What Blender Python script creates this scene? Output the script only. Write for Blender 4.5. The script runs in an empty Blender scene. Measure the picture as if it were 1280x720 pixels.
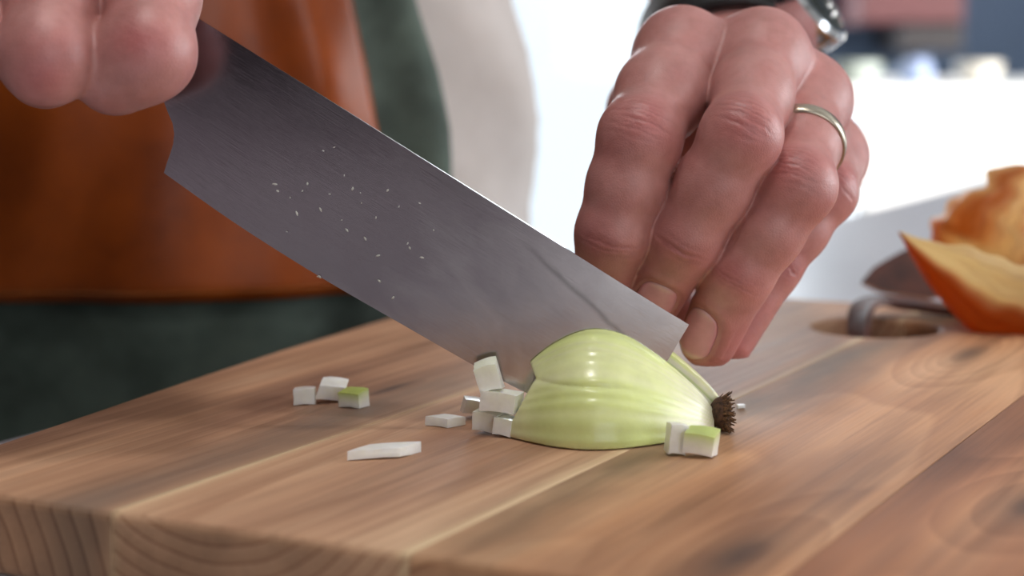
import bpy, bmesh, math, random
import numpy as np
from mathutils import Vector, Matrix

random.seed(7)
rng = np.random.default_rng(5)
scene = bpy.context.scene
COL = scene.collection

# ------------------------------------------------------------------ camera
F, CH = 2300.0, 0.102                       # focal length in pixels, camera height above the board top (z = 0)
TH = math.atan(300 / F)
cam_d = bpy.data.cameras.new('camera')
cam = bpy.data.objects.new('camera', cam_d)
COL.objects.link(cam)
cam.location = (0, 0, CH)
cam.rotation_euler = (math.pi / 2 - TH, 0, 0)
cam_d.sensor_width = 36
cam_d.lens = 36 * F / 1280
cam_d.clip_start = 0.01
cam_d.dof.use_dof = True
cam_d.dof.focus_distance = 0.492
cam_d.dof.aperture_fstop = 9.0
scene.camera = cam

# ------------------------------------------------------------------ light
scene.view_settings.view_transform = 'Standard'
scene.view_settings.look = 'None'
scene.view_settings.exposure = 0.0
scene.view_settings.gamma = 1.0
scene.view_settings.use_curve_mapping = False
world = bpy.data.worlds.new('sky')
scene.world = world
world.use_nodes = True
bg = world.node_tree.nodes['Background']
bg.inputs[0].default_value = (0.80, 0.91, 1.0, 1)
bg.inputs[1].default_value = 1.35


def area(name, loc, rot, sx, sy, power, colour):
    d = bpy.data.lights.new(name, 'AREA')
    d.shape = 'RECTANGLE'
    d.size, d.size_y, d.energy, d.color = sx, sy, power, colour
    o = bpy.data.objects.new(name, d)
    o.location = loc
    o.rotation_euler = rot
    COL.objects.link(o)
    return o


R = math.radians
# daylight entering through the window openings built below
area('daylight_far_window', (-0.03, 4.42, 0.3), (R(-90), 0, 0), 1.36, 2.0, 56, (0.86, 0.94, 1))
area('daylight_side_window', (2.93, 1.0, 0.62), (0, R(90), 0), 1.5, 2.6, 62, (0.93, 0.97, 1))
area('daylight_back_window', (1.3, -2.42, 0.35), (R(90), 0, 0), 2.0, 2.2, 17, (1.0, 0.96, 0.92))
# two recessed ceiling spots over the worktop (their fittings are built with the room)
SPOTS = ((-0.06, 0.40), (0.03, -0.35))
for sx_, sy_ in SPOTS:
    area('ceiling_lamp', (sx_, sy_, 1.735), (0, 0, 0), 0.17, 0.17, 6.0, (1.0, 0.96, 0.92))
sd = bpy.data.lights.new('sun', 'SUN')
sd.energy = 9.0
sd.angle = R(1.0)
sd.color = (1, 0.97, 0.92)
so = bpy.data.objects.new('sun', sd)
so.rotation_euler = Vector((-0.6, 0.65, -0.30)).to_track_quat('-Z', 'Y').to_euler()
so.location = (5, 0, 3)
COL.objects.link(so)

# ------------------------------------------------------------------ helpers
_c, _s = math.cos(TH), math.sin(TH)


def P(u, v, y):
    """the point on the sight line of pixel (u, v) that lies at depth y"""
    a, b = (u - 640) / F, (360 - v) / F
    d = np.array([a, _c + b * _s, -_s + b * _c])
    return np.array([0, 0, CH]) + d * (y / d[1])


def lin(r, g, b):
    f = lambda c: (c / 255 / 12.92) if c / 255 <= 0.04045 else ((c / 255 + 0.055) / 1.055) ** 2.4
    return (f(r), f(g), f(b), 1.0)


def lin3(r, g, b):
    return np.array(lin(r, g, b)[:3])


def mk(name):
    m = bpy.data.materials.new(name)
    m.use_nodes = True
    return m, m.node_tree, m.node_tree.nodes['Principled BSDF']


class NT:
    """tiny node helper"""
    def __init__(self, tree):
        self.t = tree

    def n(self, typ, **kw):
        nd = self.t.nodes.new(typ)
        for k, v in kw.items():
            setattr(nd, k, v)
        return nd

    def put(self, sock, val):
        if isinstance(val, bpy.types.NodeSocket):
            self.t.links.new(val, sock)
        elif val is not None:
            sock.default_value = val

    def math(self, op, a, b=None, c=None, clamp=False):
        nd = self.n('ShaderNodeMath', operation=op, use_clamp=clamp)
        for i, x in enumerate((a, b, c)):
            if x is not None:
                self.put(nd.inputs[i], x)
        return nd.outputs[0]

    def noise(self, vec, scale, detail=3, rough=0.5, dist=0.0):
        nd = self.n('ShaderNodeTexNoise')
        if vec is not None:
            self.put(nd.inputs['Vector'], vec)
        nd.inputs['Scale'].default_value = scale
        nd.inputs['Detail'].default_value = detail
        nd.inputs['Roughness'].default_value = rough
        nd.inputs['Distortion'].default_value = dist
        return nd.outputs['Fac']

    def ramp(self, fac, stops, interp='LINEAR'):
        nd = self.n('ShaderNodeValToRGB')
        r = nd.color_ramp
        r.interpolation = interp
        while len(r.elements) < len(stops):
            r.elements.new(0.5)
        for e, (p, c) in zip(r.elements, stops):
            e.position = p
            e.color = c
        self.put(nd.inputs[0], fac)
        return nd.outputs[0]

    def mix(self, fac, a, b, mode='MIX'):
        nd = self.n('ShaderNodeMix', data_type='RGBA', blend_type=mode)
        self.put(nd.inputs[0], fac)
        self.put(nd.inputs[6], a)
        self.put(nd.inputs[7], b)
        return nd.outputs[2]

    def sep(self, vec):
        nd = self.n('ShaderNodeSeparateXYZ')
        self.put(nd.inputs[0], vec)
        return nd.outputs

    def comb(self, x, y, z):
        nd = self.n('ShaderNodeCombineXYZ')
        for i, a in enumerate((x, y, z)):
            self.put(nd.inputs[i], a)
        return nd.outputs[0]

    def obj(self):
        return self.n('ShaderNodeTexCoord').outputs['Object']

    def attr(self, name):
        return self.n('ShaderNodeAttribute', attribute_name=name)

    def bump(self, h, strength, dist):
        nd = self.n('ShaderNodeBump')
        nd.inputs['Strength'].default_value = strength
        nd.inputs['Distance'].default_value = dist
        self.put(nd.inputs['Height'], h)
        return nd.outputs[0]


def plain(name, col, rough=0.5, metal=0.0, var=0.06, scale=30, spec=0.5, bump=0.0):
    m, t, b = mk(name)
    h = NT(t)
    nz = h.noise(h.obj(), scale, 4)
    c2 = tuple(max(0, x * (1 - var * 3)) for x in col[:3]) + (1,)
    c1 = tuple(min(1, x * (1 + var)) for x in col[:3]) + (1,)
    h.put(b.inputs['Base Color'], h.ramp(nz, [(0.3, c2), (0.7, c1)]))
    b.inputs['Roughness'].default_value = rough
    b.inputs['Metallic'].default_value = metal
    b.inputs['Specular IOR Level'].default_value = spec
    if bump:
        h.put(b.inputs['Normal'], h.bump(h.noise(h.obj(), scale * 6, 3), 0.5, bump))
    return m


def link(name, me, mat=None, parent=None, loc=(0, 0, 0), smooth=True):
    o = bpy.data.objects.new(name, me)
    COL.objects.link(o)
    o.location = loc
    if mat is not None:
        me.materials.append(mat)
    if parent is not None:
        o.parent = parent
    if smooth:
        me.polygons.foreach_set('use_smooth', [True] * len(me.polygons))
    return o


def mesh(name, verts, faces, mat=None, parent=None, loc=(0, 0, 0), smooth=True):
    me = bpy.data.meshes.new(name)
    me.from_pydata([tuple(map(float, v)) for v in verts], [], [tuple(map(int, f)) for f in faces])
    bm = bmesh.new()
    bm.from_mesh(me)
    bmesh.ops.recalc_face_normals(bm, faces=bm.faces)
    bm.to_mesh(me)
    bm.free()
    me.update()
    return link(name, me, mat, parent, loc, smooth)


def from_bm(name, bm, mat=None, parent=None, loc=(0, 0, 0), smooth=False):
    me = bpy.data.meshes.new(name)
    bm.to_mesh(me)
    bm.free()
    return link(name, me, mat, parent, loc, smooth)


def box_bm(bm, lo, hi, bev=0.0, seg=2, mtx=None):
    c = [(a + b) / 2 for a, b in zip(lo, hi)]
    s = [max(1e-6, b - a) for a, b in zip(lo, hi)]
    r = bmesh.ops.create_cube(bm, size=1, matrix=Matrix.Translation(c) @ Matrix.Diagonal((*s, 1)))
    vs = r['verts']
    if bev:
        es = list({e for v in vs for e in v.link_edges})
        rr = bmesh.ops.bevel(bm, geom=es, offset=bev, segments=seg, affect='EDGES', profile=0.6)
    return bm


def box(name, lo, hi, mat, parent=None, bev=0.0, loc=(0, 0, 0)):
    bm = bmesh.new()
    box_bm(bm, lo, hi, bev)
    return from_bm(name, bm, mat, parent, loc)


def tag(o, label, cat, group=None, kind=None):
    if label:
        o['label'] = label
    if cat:
        o['category'] = cat
    if group:
        o['group'] = group
    if kind:
        o['kind'] = kind
    return o


def struct(o, label=None):
    o['kind'] = 'structure'
    if label:
        o['label'] = label
    return o


def empty(name, loc, label, cat, group=None, rot=(0, 0, 0)):
    o = bpy.data.objects.new(name, None)
    o.empty_display_size = 0.02
    o.location = loc
    o.rotation_euler = rot
    COL.objects.link(o)
    return tag(o, label, cat, group)


def colour_attr(o, cols, name='tint'):
    me = o.data
    a = me.color_attributes.new(name, 'FLOAT_COLOR', 'POINT')
    full = np.ones((len(me.vertices), 4), np.float32)
    full[:, :3] = cols
    a.data.foreach_set('color', full.ravel())


def verts_np(me):
    a = np.empty(len(me.vertices) * 3, np.float32)
    me.vertices.foreach_get('co', a)
    return a.reshape(-1, 3)


def norm(v):
    v = np.asarray(v, float)
    return v / (np.linalg.norm(v) + 1e-12)


def sstep(a, b, x):
    t = np.clip((x - a) / (b - a), 0, 1)
    return t * t * (3 - 2 * t)


def loft(rings, close_u=True, cap=True):
    """rings: list of (n,3) arrays -> verts, faces"""
    n = len(rings[0])
    V = np.concatenate(rings)
    Fc = []
    for i in range(len(rings) - 1):
        for j in range(n if close_u else n - 1):
            k = (j + 1) % n
            Fc.append((i * n + j, i * n + k, (i + 1) * n + k, (i + 1) * n + j))
    if cap:
        Fc.append(tuple(range(n))[::-1])
        Fc.append(tuple(range((len(rings) - 1) * n, len(rings) * n)))
    return V, Fc


def tube(path, rad, n=16):
    path = [np.asarray(p, float) for p in path]
    rings = []
    ref = np.array([0.13, 0.2, 1.0])
    for i, p in enumerate(path):
        d = norm(path[min(i + 1, len(path) - 1)] - path[max(i - 1, 0)])
        a = norm(np.cross(d, ref))
        b = np.cross(d, a)
        r = rad[i] if hasattr(rad, '__len__') else rad
        th = np.linspace(0, 2 * math.pi, n, endpoint=False)
        rings.append(p + r * (np.cos(th)[:, None] * a + np.sin(th)[:, None] * b))
    return loft(rings)


def smooth_path(pts, n):
    """Catmull-Rom through pts"""
    pts = np.asarray(pts, float)
    q = np.concatenate([[2 * pts[0] - pts[1]], pts, [2 * pts[-1] - pts[-2]]])
    out = []
    m = len(pts) - 1
    for t in np.linspace(0, m, n):
        i = min(int(t), m - 1)
        f = t - i
        p0, p1, p2, p3 = q[i:i + 4]
        out.append(0.5 * (2 * p1 + (p2 - p0) * f + (2 * p0 - 5 * p1 + 4 * p2 - p3) * f * f + (3 * p1 - p0 - 3 * p2 + p3) * f ** 3))
    return np.array(out)


# ------------------------------------------------------------------ implicit surfaces
def smin(a, b, k):
    h = np.clip(0.5 + 0.5 * (b - a) / k, 0, 1)
    return b + (a - b) * h - k * h * (1 - h)


def cap(p, a, b, ra, rb):
    a = np.asarray(a, np.float32)
    ba = np.asarray(b, np.float32) - a
    pa = p - a
    t = np.clip((pa @ ba) / np.float32(ba @ ba), 0, 1)
    d = pa - t[..., None] * ba
    return np.sqrt(np.einsum('...i,...i', d, d)) - (ra + (rb - ra) * t)


def ell(p, c, ax, rad):
    q = (p - np.asarray(c, np.float32)) @ np.asarray(ax, np.float32).T / np.asarray(rad, np.float32)
    l = np.sqrt(np.einsum('...i,...i', q, q))
    return (l - 1) * min(rad)


def surface_nets(fn, lo, hi, h):
    lo, hi = np.asarray(lo, float), np.asarray(hi, float)
    n = np.ceil((hi - lo) / h).astype(int) + 1
    ax = [lo[i] + h * np.arange(n[i]) for i in range(3)]
    K = 4
    nc = (n + K - 1) // K
    cax = [lo[i] + h * (np.arange(nc[i]) * K + (K - 1) / 2) for i in range(3)]
    cp = np.stack(np.meshgrid(*cax, indexing='ij'), -1).astype(np.float32)
    cf = fn(cp)
    f = np.repeat(np.repeat(np.repeat(cf, K, 0), K, 1), K, 2)[:n[0], :n[1], :n[2]].astype(np.float32)
    act = np.abs(cf) < h * K * 1.6
    actf = np.repeat(np.repeat(np.repeat(act, K, 0), K, 1), K, 2)[:n[0], :n[1], :n[2]]
    J = np.argwhere(actf)
    for i0 in range(0, len(J), 400000):
        j = J[i0:i0 + 400000]
        f[j[:, 0], j[:, 1], j[:, 2]] = fn((lo + h * j).astype(np.float32))
    s = f < 0
    cnt = np.zeros(n - 1, np.int8)
    for a in (0, 1):
        for b in (0, 1):
            for c in (0, 1):
                cnt += s[a:n[0] - 1 + a, b:n[1] - 1 + b, c:n[2] - 1 + c]
    mask = (cnt > 0) & (cnt < 8)
    I = np.argwhere(mask)
    idx = -np.ones(mask.shape, np.int64)
    idx[mask] = np.arange(len(I))
    acc = np.zeros((len(I), 3))
    num = np.zeros(len(I))
    corners = [(a, b, c) for a in (0, 1) for b in (0, 1) for c in (0, 1)]
    for A in corners:
        for d in range(3):
            if A[d]:
                continue
            B = list(A)
            B[d] = 1
            fa = f[I[:, 0] + A[0], I[:, 1] + A[1], I[:, 2] + A[2]]
            fb = f[I[:, 0] + B[0], I[:, 1] + B[1], I[:, 2] + B[2]]
            cr = (fa < 0) != (fb < 0)
            t = np.where(cr, fa / np.where(cr, fa - fb, 1), 0)
            pos = np.array(A)[None] + t[:, None] * (np.array(B) - np.array(A))[None]
            acc += pos * cr[:, None]
            num += cr
    V = lo + h * (I + acc / num[:, None])
    quads = []
    for d in range(3):
        o1, o2 = (d + 1) % 3, (d + 2) % 3
        sl0 = [slice(None)] * 3
        sl1 = [slice(None)] * 3
        sl0[d] = slice(0, n[d] - 1)
        sl1[d] = slice(1, n[d])
        ch = s[tuple(sl0)] != s[tuple(sl1)]
        E = np.argwhere(ch)
        E = E[(E[:, o1] > 0) & (E[:, o2] > 0) & (E[:, o1] < n[o1] - 1) & (E[:, o2] < n[o2] - 1)]
        def cell(da, db):
            q = E.copy()
            q[:, o1] -= da
            q[:, o2] -= db
            return idx[q[:, 0], q[:, 1], q[:, 2]]
        Q = np.stack([cell(1, 1), cell(0, 1), cell(0, 0), cell(1, 0)], 1)
        ins = s[E[:, 0], E[:, 1], E[:, 2]]
        Q[~ins] = Q[~ins][:, ::-1]
        quads.append(Q)
    return V, np.concatenate(quads)


def np_mesh(name, V, Q):
    me = bpy.data.meshes.new(name)
    me.vertices.add(len(V))
    me.vertices.foreach_set('co', np.asarray(V, np.float32).ravel())
    me.loops.add(Q.size)
    me.loops.foreach_set('vertex_index', Q.astype(np.int32).ravel())
    me.polygons.add(len(Q))
    me.polygons.foreach_set('loop_start', np.arange(0, Q.size, 4, dtype=np.int32))
    me.update(calc_edges=True)
    me.validate()
    return me


# ================================================================== THE SETTING
ZT = -0.0195            # worktop height (board top is z = 0)
ZF = -0.93              # floor
ZC = 1.75               # ceiling
m_wall = plain('wall_paint_blue_grey', lin(96, 112, 136), 0.8, scale=3)
m_wallw = plain('wall_paint_white', lin(206, 204, 200), 0.8, scale=3)
m_walld = plain('wall_paint_plum_grey', lin(52, 45, 47), 0.8, scale=3)
m_ceil = plain('ceiling_paint', lin(222, 220, 216), 0.85, scale=3)
m_floor = plain('floor_dark_stone', lin(104, 98, 96), 0.45, scale=5)
m_frame = plain('window_frame_white', lin(232, 232, 230), 0.4)
m_glass, t, b = mk('window_glass')
h = NT(t)
tr = h.n('ShaderNodeBsdfTransparent')
gl = h.n('ShaderNodeBsdfGlossy')
gl.inputs['Roughness'].default_value = 0.02
mx = h.n('ShaderNodeMixShader')
mx.inputs[0].default_value = 0.06
t.links.new(tr.outputs[0], mx.inputs[1])
t.links.new(gl.outputs[0], mx.inputs[2])
t.links.new(mx.outputs[0], t.nodes['Material Output'].inputs[0])


def wall_with_hole(name, axis, pos, thick, lo, hi, hole, mat):
    """wall in the plane axis = pos, spanning lo..hi (2-D), one opening"""
    bm = bmesh.new()
    (a0, z0), (a1, z1) = lo, hi
    (h0, hz0), (h1, hz1) = hole
    for (p, q, r, s_) in ((a0, h0, z0, z1), (h1, a1, z0, z1), (h0, h1, z0, hz0), (h0, h1, hz1, z1)):
        if q - p < 1e-4 or s_ - r < 1e-4:
            continue
        if axis == 'y':
            box_bm(bm, (p, pos, r), (q, pos + thick, s_))
        else:
            box_bm(bm, (pos, p, r), (pos + thick, q, s_))
    return struct(from_bm(name, bm, mat))


def window(name, axis, pos, hole, mull, label):
    (h0, z0), (h1, z1) = hole
    fr = bmesh.new()
    w = 0.05
    def bar(p, q, r, s_):
        if axis == 'y':
            box_bm(fr, (p, pos - 0.03, r), (q, pos + 0.03, s_))
        else:
            box_bm(fr, (pos - 0.03, p, r), (pos + 0.03, q, s_))
    bar(h0, h0 + w, z0, z1)
    bar(h1 - w, h1, z0, z1)
    bar(h0, h1, z0, z0 + w)
    bar(h0, h1, z1 - w, z1)
    edges = [h0 + w] + [h0 + (h1 - h0) * k / (mull + 1) for k in range(1, mull + 1)] + [h1 - w]
    for k in range(1, mull + 1):
        bar(edges[k] - 0.02, edges[k] + 0.02, z0, z1)
    root = struct(from_bm(name, fr, m_frame), label)
    for p, q in zip(edges[:-1], edges[1:]):
        if axis == 'y':
            box('pane', (p, pos - 0.004, z0 + w), (q, pos + 0.004, z1 - w), m_glass, root)
        else:
            box('pane', (pos - 0.004, p, z0 + w), (pos + 0.004, q, z1 - w), m_glass, root)
    return root


struct(box('floor', (-3, -2.5, ZF - 0.1), (3, 4.5, ZF), m_floor))
struct(box('ceiling', (-3, -2.5, ZC), (3, 4.5, ZC + 0.1), m_ceil))
HF = ((-0.75, ZF + 0.02), (0.70, 1.4))
wall_with_hole('wall_far', 'y', 4.5, 0.15, (-3, ZF), (3, ZC), HF, m_wall)
window('window_1', 'y', 4.56, HF, 0, 'tall bright glazed door in the blue-grey far wall')
HR = ((-0.25, -0.2), (2.35, 1.45))
wall_with_hole('wall_right', 'x', 3.0, 0.15, (-2.5, ZF), (4.5, ZC), HR, m_wallw)
window('window_2', 'x', 3.06, HR, 1, 'wide window in the right wall letting in daylight')
HB = ((0.25, ZF + 0.05), (2.35, 1.5))
wall_with_hole('wall_back', 'y', -2.65, 0.15, (-3, ZF), (3, ZC), HB, m_walld)
window('window_3', 'y', -2.58, HB, 1, 'window behind the worktop in the back wall')
struct(box('wall_left', (-3.15, -2.5, ZF), (-3, 4.5, ZC), m_walld))

for k, (sx_, sy_) in enumerate(SPOTS):
    bm = bmesh.new()
    for x0, x1, y0, y1 in ((-.12, .12, -.12, -.09), (-.12, .12, .09, .12), (-.12, -.09, -.09, .09), (.09, .12, -.09, .09)):
        box_bm(bm, (x0, y0, -0.03), (x1, y1, 0.0))
    tag(from_bm('ceiling_lamp_frame', bm, m_frame, None, (sx_, sy_, ZC)), ('square white ceiling lamp frame above the chopping board', 'square white ceiling lamp frame on the camera side of the counter')[k], 'ceiling lamp')

# ------------------------------------------------------------------ board axes
OX, OY = -0.150, 0.431
A_S = np.array([math.sin(R(27.5)), math.cos(R(27.5)), 0])
A_T = np.array([math.cos(R(27.5)), -math.sin(R(27.5)), 0])
BROT = R(90 - 27.5)


def B(s, t, z=0.0):
    return np.array([OX, OY, 0]) + s * A_S + t * A_T + np.array([0, 0, z])


# worktop: its far-left edge runs along the board
m_top = plain('worktop_pale_grey', lin(196, 197, 204), 0.35, scale=60, var=0.02)
m_cab = plain('cabinet_paint_grey', lin(120, 122, 126), 0.5)
ctr = empty('kitchen_counter', (OX, OY, ZF), 'pale grey kitchen worktop under the acacia chopping board', 'counter', rot=(0, 0, BROT))
# local x = along the grain, local y = -t (towards the person)
bm = bmesh.new()
box_bm(bm, (-1.1, -0.60, ZT - 0.04 - ZF), (1.95, 0.072, ZT - ZF), 0.004)
from_bm('worktop', bm, m_top, ctr)
bm = bmesh.new()
box_bm(bm, (-1.06, -0.56, 0.08), (1.91, 0.03, ZT - 0.0401 - ZF), 0.002)
from_bm('cabinet_body', bm, m_cab, ctr)
bm = bmesh.new()
box_bm(bm, (-1.02, -0.52, 0.0), (1.87, -0.01, 0.08))
from_bm('plinth', bm, m_cab, ctr)
for k in range(5):
    x0 = -1.05 + k * 0.592
    d = box('cabinet_door', (x0, 0.031, 0.1), (x0 + 0.585, 0.048, ZT - 0.05 - ZF), m_cab, ctr, 0.002)
    d['label'] = 'flat grey cabinet door'

# ------------------------------------------------------------------ background furniture
m_white = plain('white_lacquer', lin(244, 244, 243), 0.35, var=0.01)
isl = empty('white_island', (1.37, 3.1, ZF), 'white lacquered island cabinet standing in front of the far wall', 'island')
box('body', (-0.85, -0.35, 0.0), (0.85, 0.35, 0.942), m_white, isl, 0.004)
box('countertop', (-0.88, -0.38, 0.942), (0.88, 0.38, 0.977), m_white, isl, 0.004)
for k in range(3):
    box('door', (-0.845 + k * 0.565, -0.369, 0.06), (-0.845 + k * 0.565 + 0.556, -0.351, 0.932), m_white, isl, 0.002)
ZI = ZF + 0.977


def lathe(name, prof, mat, parent=None, loc=(0, 0, 0), n=32):
    rings = []
    th = np.linspace(0, 2 * math.pi, n, endpoint=False)
    for r, z in prof:
        rings.append(np.stack([r * np.cos(th), r * np.sin(th), np.full(n, z)], 1))
    V, Fc = loft(rings)
    return mesh(name, V, Fc, mat, parent, loc)


m_ceram = plain('pale_ceramic', lin(214, 208, 196), 0.4)
m_blueg = plain('blue_grey_glaze', lin(150, 165, 200), 0.4)
m_sage = plain('sage_glaze', lin(170, 178, 170), 0.4)
tag(lathe('bowl', [(0.02, 0), (0.028, 0.006), (0.036, 0.02), (0.038, 0.034), (0.036, 0.034), (0.03, 0.02), (0.02, 0.010)], m_sage, None, (0.525, 2.82, ZI)), 'sage glazed bowl on the white island', 'bowl')
tag(lathe('jar', [(0.02, 0), (0.025, 0.006), (0.025, 0.026), (0.020, 0.032), (0.021, 0.037), (0.001, 0.041)], m_blueg, None, (0.615, 2.82, ZI)), 'round blue-grey lidded jar on the white island', 'jar')
tag(lathe('serving_bowl', [(0.018, 0), (0.026, 0.005), (0.034, 0.02), (0.036, 0.034), (0.034, 0.034), (0.03, 0.02), (0.015, 0.01)], m_ceram, None, (0.715, 2.84, ZI)), 'wide cream bowl on the white island', 'bowl')
tag(lathe('plate_stack', [(0.03, 0), (0.05, 0.006), (0.055, 0.016), (0.052, 0.017), (0.03, 0.010), (0.001, 0.010)], m_ceram, None, (0.85, 2.84, ZI)), 'shallow cream dish on the white island', 'dish')
m_maroon = plain('maroon_paint', lin(92, 44, 46), 0.5)
m_dark = plain('dark_oak', lin(38, 30, 32), 0.5)
cup = empty('wall_cupboard', (0.88, 4.5, 0.155), 'maroon wall cupboard with dark lower shelf on the far wall', 'cupboard')
box('body', (-0.10, -0.3, 0.0), (0.14, 0.0, 0.75), m_maroon, cup, 0.004)
box('door', (-0.095, -0.318, 0.005), (0.135, -0.3005, 0.745), m_maroon, cup, 0.003)
box('shelf_box', (0.0, -0.30, -0.06), (0.14, 0.0, -0.001), m_dark, cup, 0.003)

# ================================================================== CUTTING BOARD
def wood(name, light, mid, dark, pith, freq, sap=(), knots=(), grey=0.0, seed=0.0, tilt=0.0, dist=0.006):
    """sawn acacia: growth rings about a pith line that runs along the plank; local x = grain, y = across (-t), z = up"""
    m, t, b = mk(name)
    h = NT(t)
    x, y, z = h.sep(h.obj())
    y = h.math('MULTIPLY', y, -1.0)                  # t
    slow = h.noise(h.comb(h.math('MULTIPLY', x, 2.2), h.math('MULTIPLY', y, 11.0), h.math('ADD', h.math('MULTIPLY', z, 11.0), seed)), 1.0, 3, 0.55)
    wav = h.math('MULTIPLY', h.math('SUBTRACT', slow, 0.5), dist * 2)
    dy = h.math('SUBTRACT', y, pith[0])
    dz = h.math('SUBTRACT', h.math('ADD', z, h.math('MULTIPLY', x, tilt)), pith[1])
    r = h.math('SQRT', h.math('ADD', h.math('MULTIPLY', dy, dy), h.math('MULTIPLY', dz, dz)))
    r = h.math('ADD', r, wav)
    kd = None
    for (ks, kt, kx, ky, amp) in knots:
        a = h.math('DIVIDE', h.math('SUBTRACT', x, ks), kx)
        c = h.math('DIVIDE', h.math('SUBTRACT', y, kt), ky)
        q = h.math('ADD', h.math('MULTIPLY', a, a), h.math('MULTIPLY', c, c))
        g = h.math('EXPONENT', h.math('MULTIPLY', q, -1.0))
        r = h.math('ADD', r, h.math('MULTIPLY', g, amp))
        g4 = h.math('EXPONENT', h.math('MULTIPLY', q, -7.0))
        kd = g4 if kd is None else h.math('ADD', kd, g4)
    w = h.math('FRACT', h.math('MULTIPLY', r, freq))
    ring = h.ramp(w, [(0.0, (0.25,) * 3 + (1,)), (0.55, (0.62,) * 3 + (1,)), (0.9, (1,) * 3 + (1,)), (1.0, (0.25,) * 3 + (1,))])
    fib = h.noise(h.comb(h.math('MULTIPLY', x, 16.0), h.math('MULTIPLY', y, 700.0), h.math('MULTIPLY', z, 700.0)), 1.0, 4, 0.6)
    fib2 = h.noise(h.comb(h.math('MULTIPLY', x, 6.0), h.math('MULTIPLY', y, 120.0), h.math('ADD', h.math('MULTIPLY', z, 120.0), seed)), 1.0, 4, 0.6)
    patch = h.noise(h.comb(h.math('MULTIPLY', x, 5.0), h.math('MULTIPLY', y, 26.0), h.math('ADD', h.math('MULTIPLY', z, 26.0), seed * 2 + 3)), 1.0, 3, 0.5)
    base = h.ramp(patch, [(0.3, dark), (0.5, mid), (0.68, light)])
    rg = h.math('MULTIPLY', h.math('SUBTRACT', 1.0, ring), 0.55)
    col = h.mix(rg, base, h.mix(0.62, base, dark, 'MULTIPLY'))
    f2 = h.ramp(fib2, [(0.30, (0.60, 0.56, 0.54, 1)), (0.5, (1, 1, 1, 1)), (0.8, (1.12, 1.1, 1.06, 1))])
    col = h.mix(0.8, col, f2, 'MULTIPLY')
    f1 = h.ramp(fib, [(0.25, (0.72, 0.68, 0.64, 1)), (0.55, (1, 1, 1, 1))])
    col = h.mix(0.6, col, f1, 'MULTIPLY')
    for (t0, width, colr, amt) in sap:               # pale or grey bands along an edge of the plank
        d = h.math('DIVIDE', h.math('SUBTRACT', h.math('ADD', y, h.math('MULTIPLY', wav, 0.35)), t0), width)
        g = h.math('MULTIPLY', h.math('EXPONENT', h.math('MULTIPLY', h.math('MULTIPLY', d, d), -1.0)), amt)
        brk = h.noise(h.comb(h.math('MULTIPLY', x, 14.0), h.math('MULTIPLY', y, 40.0), seed + 5.0), 1.0, 3)
        g = h.math('MULTIPLY', g, h.math('MULTIPLY_ADD', brk, 2.2, -0.35, clamp=True))
        col = h.mix(g, col, colr)
    if kd is not None:
        col = h.mix(h.math('MULTIPLY', kd, 0.75, clamp=True), col, (0.06, 0.045, 0.04, 1))
    gn = h.n('ShaderNodeNewGeometry').outputs['Normal']
    vt = h.n('ShaderNodeVectorTransform', vector_type='NORMAL', convert_from='WORLD', convert_to='OBJECT')
    h.put(vt.inputs[0], gn)
    nx = h.math('ABSOLUTE', h.sep(vt.outputs[0])[0])
    endg = h.ramp(nx, [(0.5, (0, 0, 0, 1)), (0.9, (1, 1, 1, 1))])
    ecol = h.mix(h.ramp(w, [(0.0, (0, 0, 0, 1)), (0.75, (0.35,) * 3 + (1,)), (0.95, (1, 1, 1, 1)), (1.0, (0, 0, 0, 1))]), h.mix(0.55, mid, col), h.mix(0.75, dark, col, 'MULTIPLY'))
    ecol = h.mix(0.55, ecol, h.ramp(patch, [(0.3, (0.36, 0.34, 0.29, 1)), (0.65, (0.85, 0.78, 0.72, 1))]), 'MULTIPLY')
    col = h.mix(h.math('MULTIPLY', endg, 0.92), col, ecol)
    h.put(b.inputs['Base Color'], col)
    rr = h.math('ADD', 0.46, h.math('MULTIPLY', fib2, 0.2))
    h.put(b.inputs['Roughness'], rr)
    b.inputs['Specular IOR Level'].default_value = 0.32
    hh = h.math('ADD', h.math('MULTIPLY', fib, 0.6), h.math('MULTIPLY', fib2, 0.6))
    h.put(b.inputs['Normal'], h.bump(hh, 0.25, 0.0006))
    return m


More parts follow.
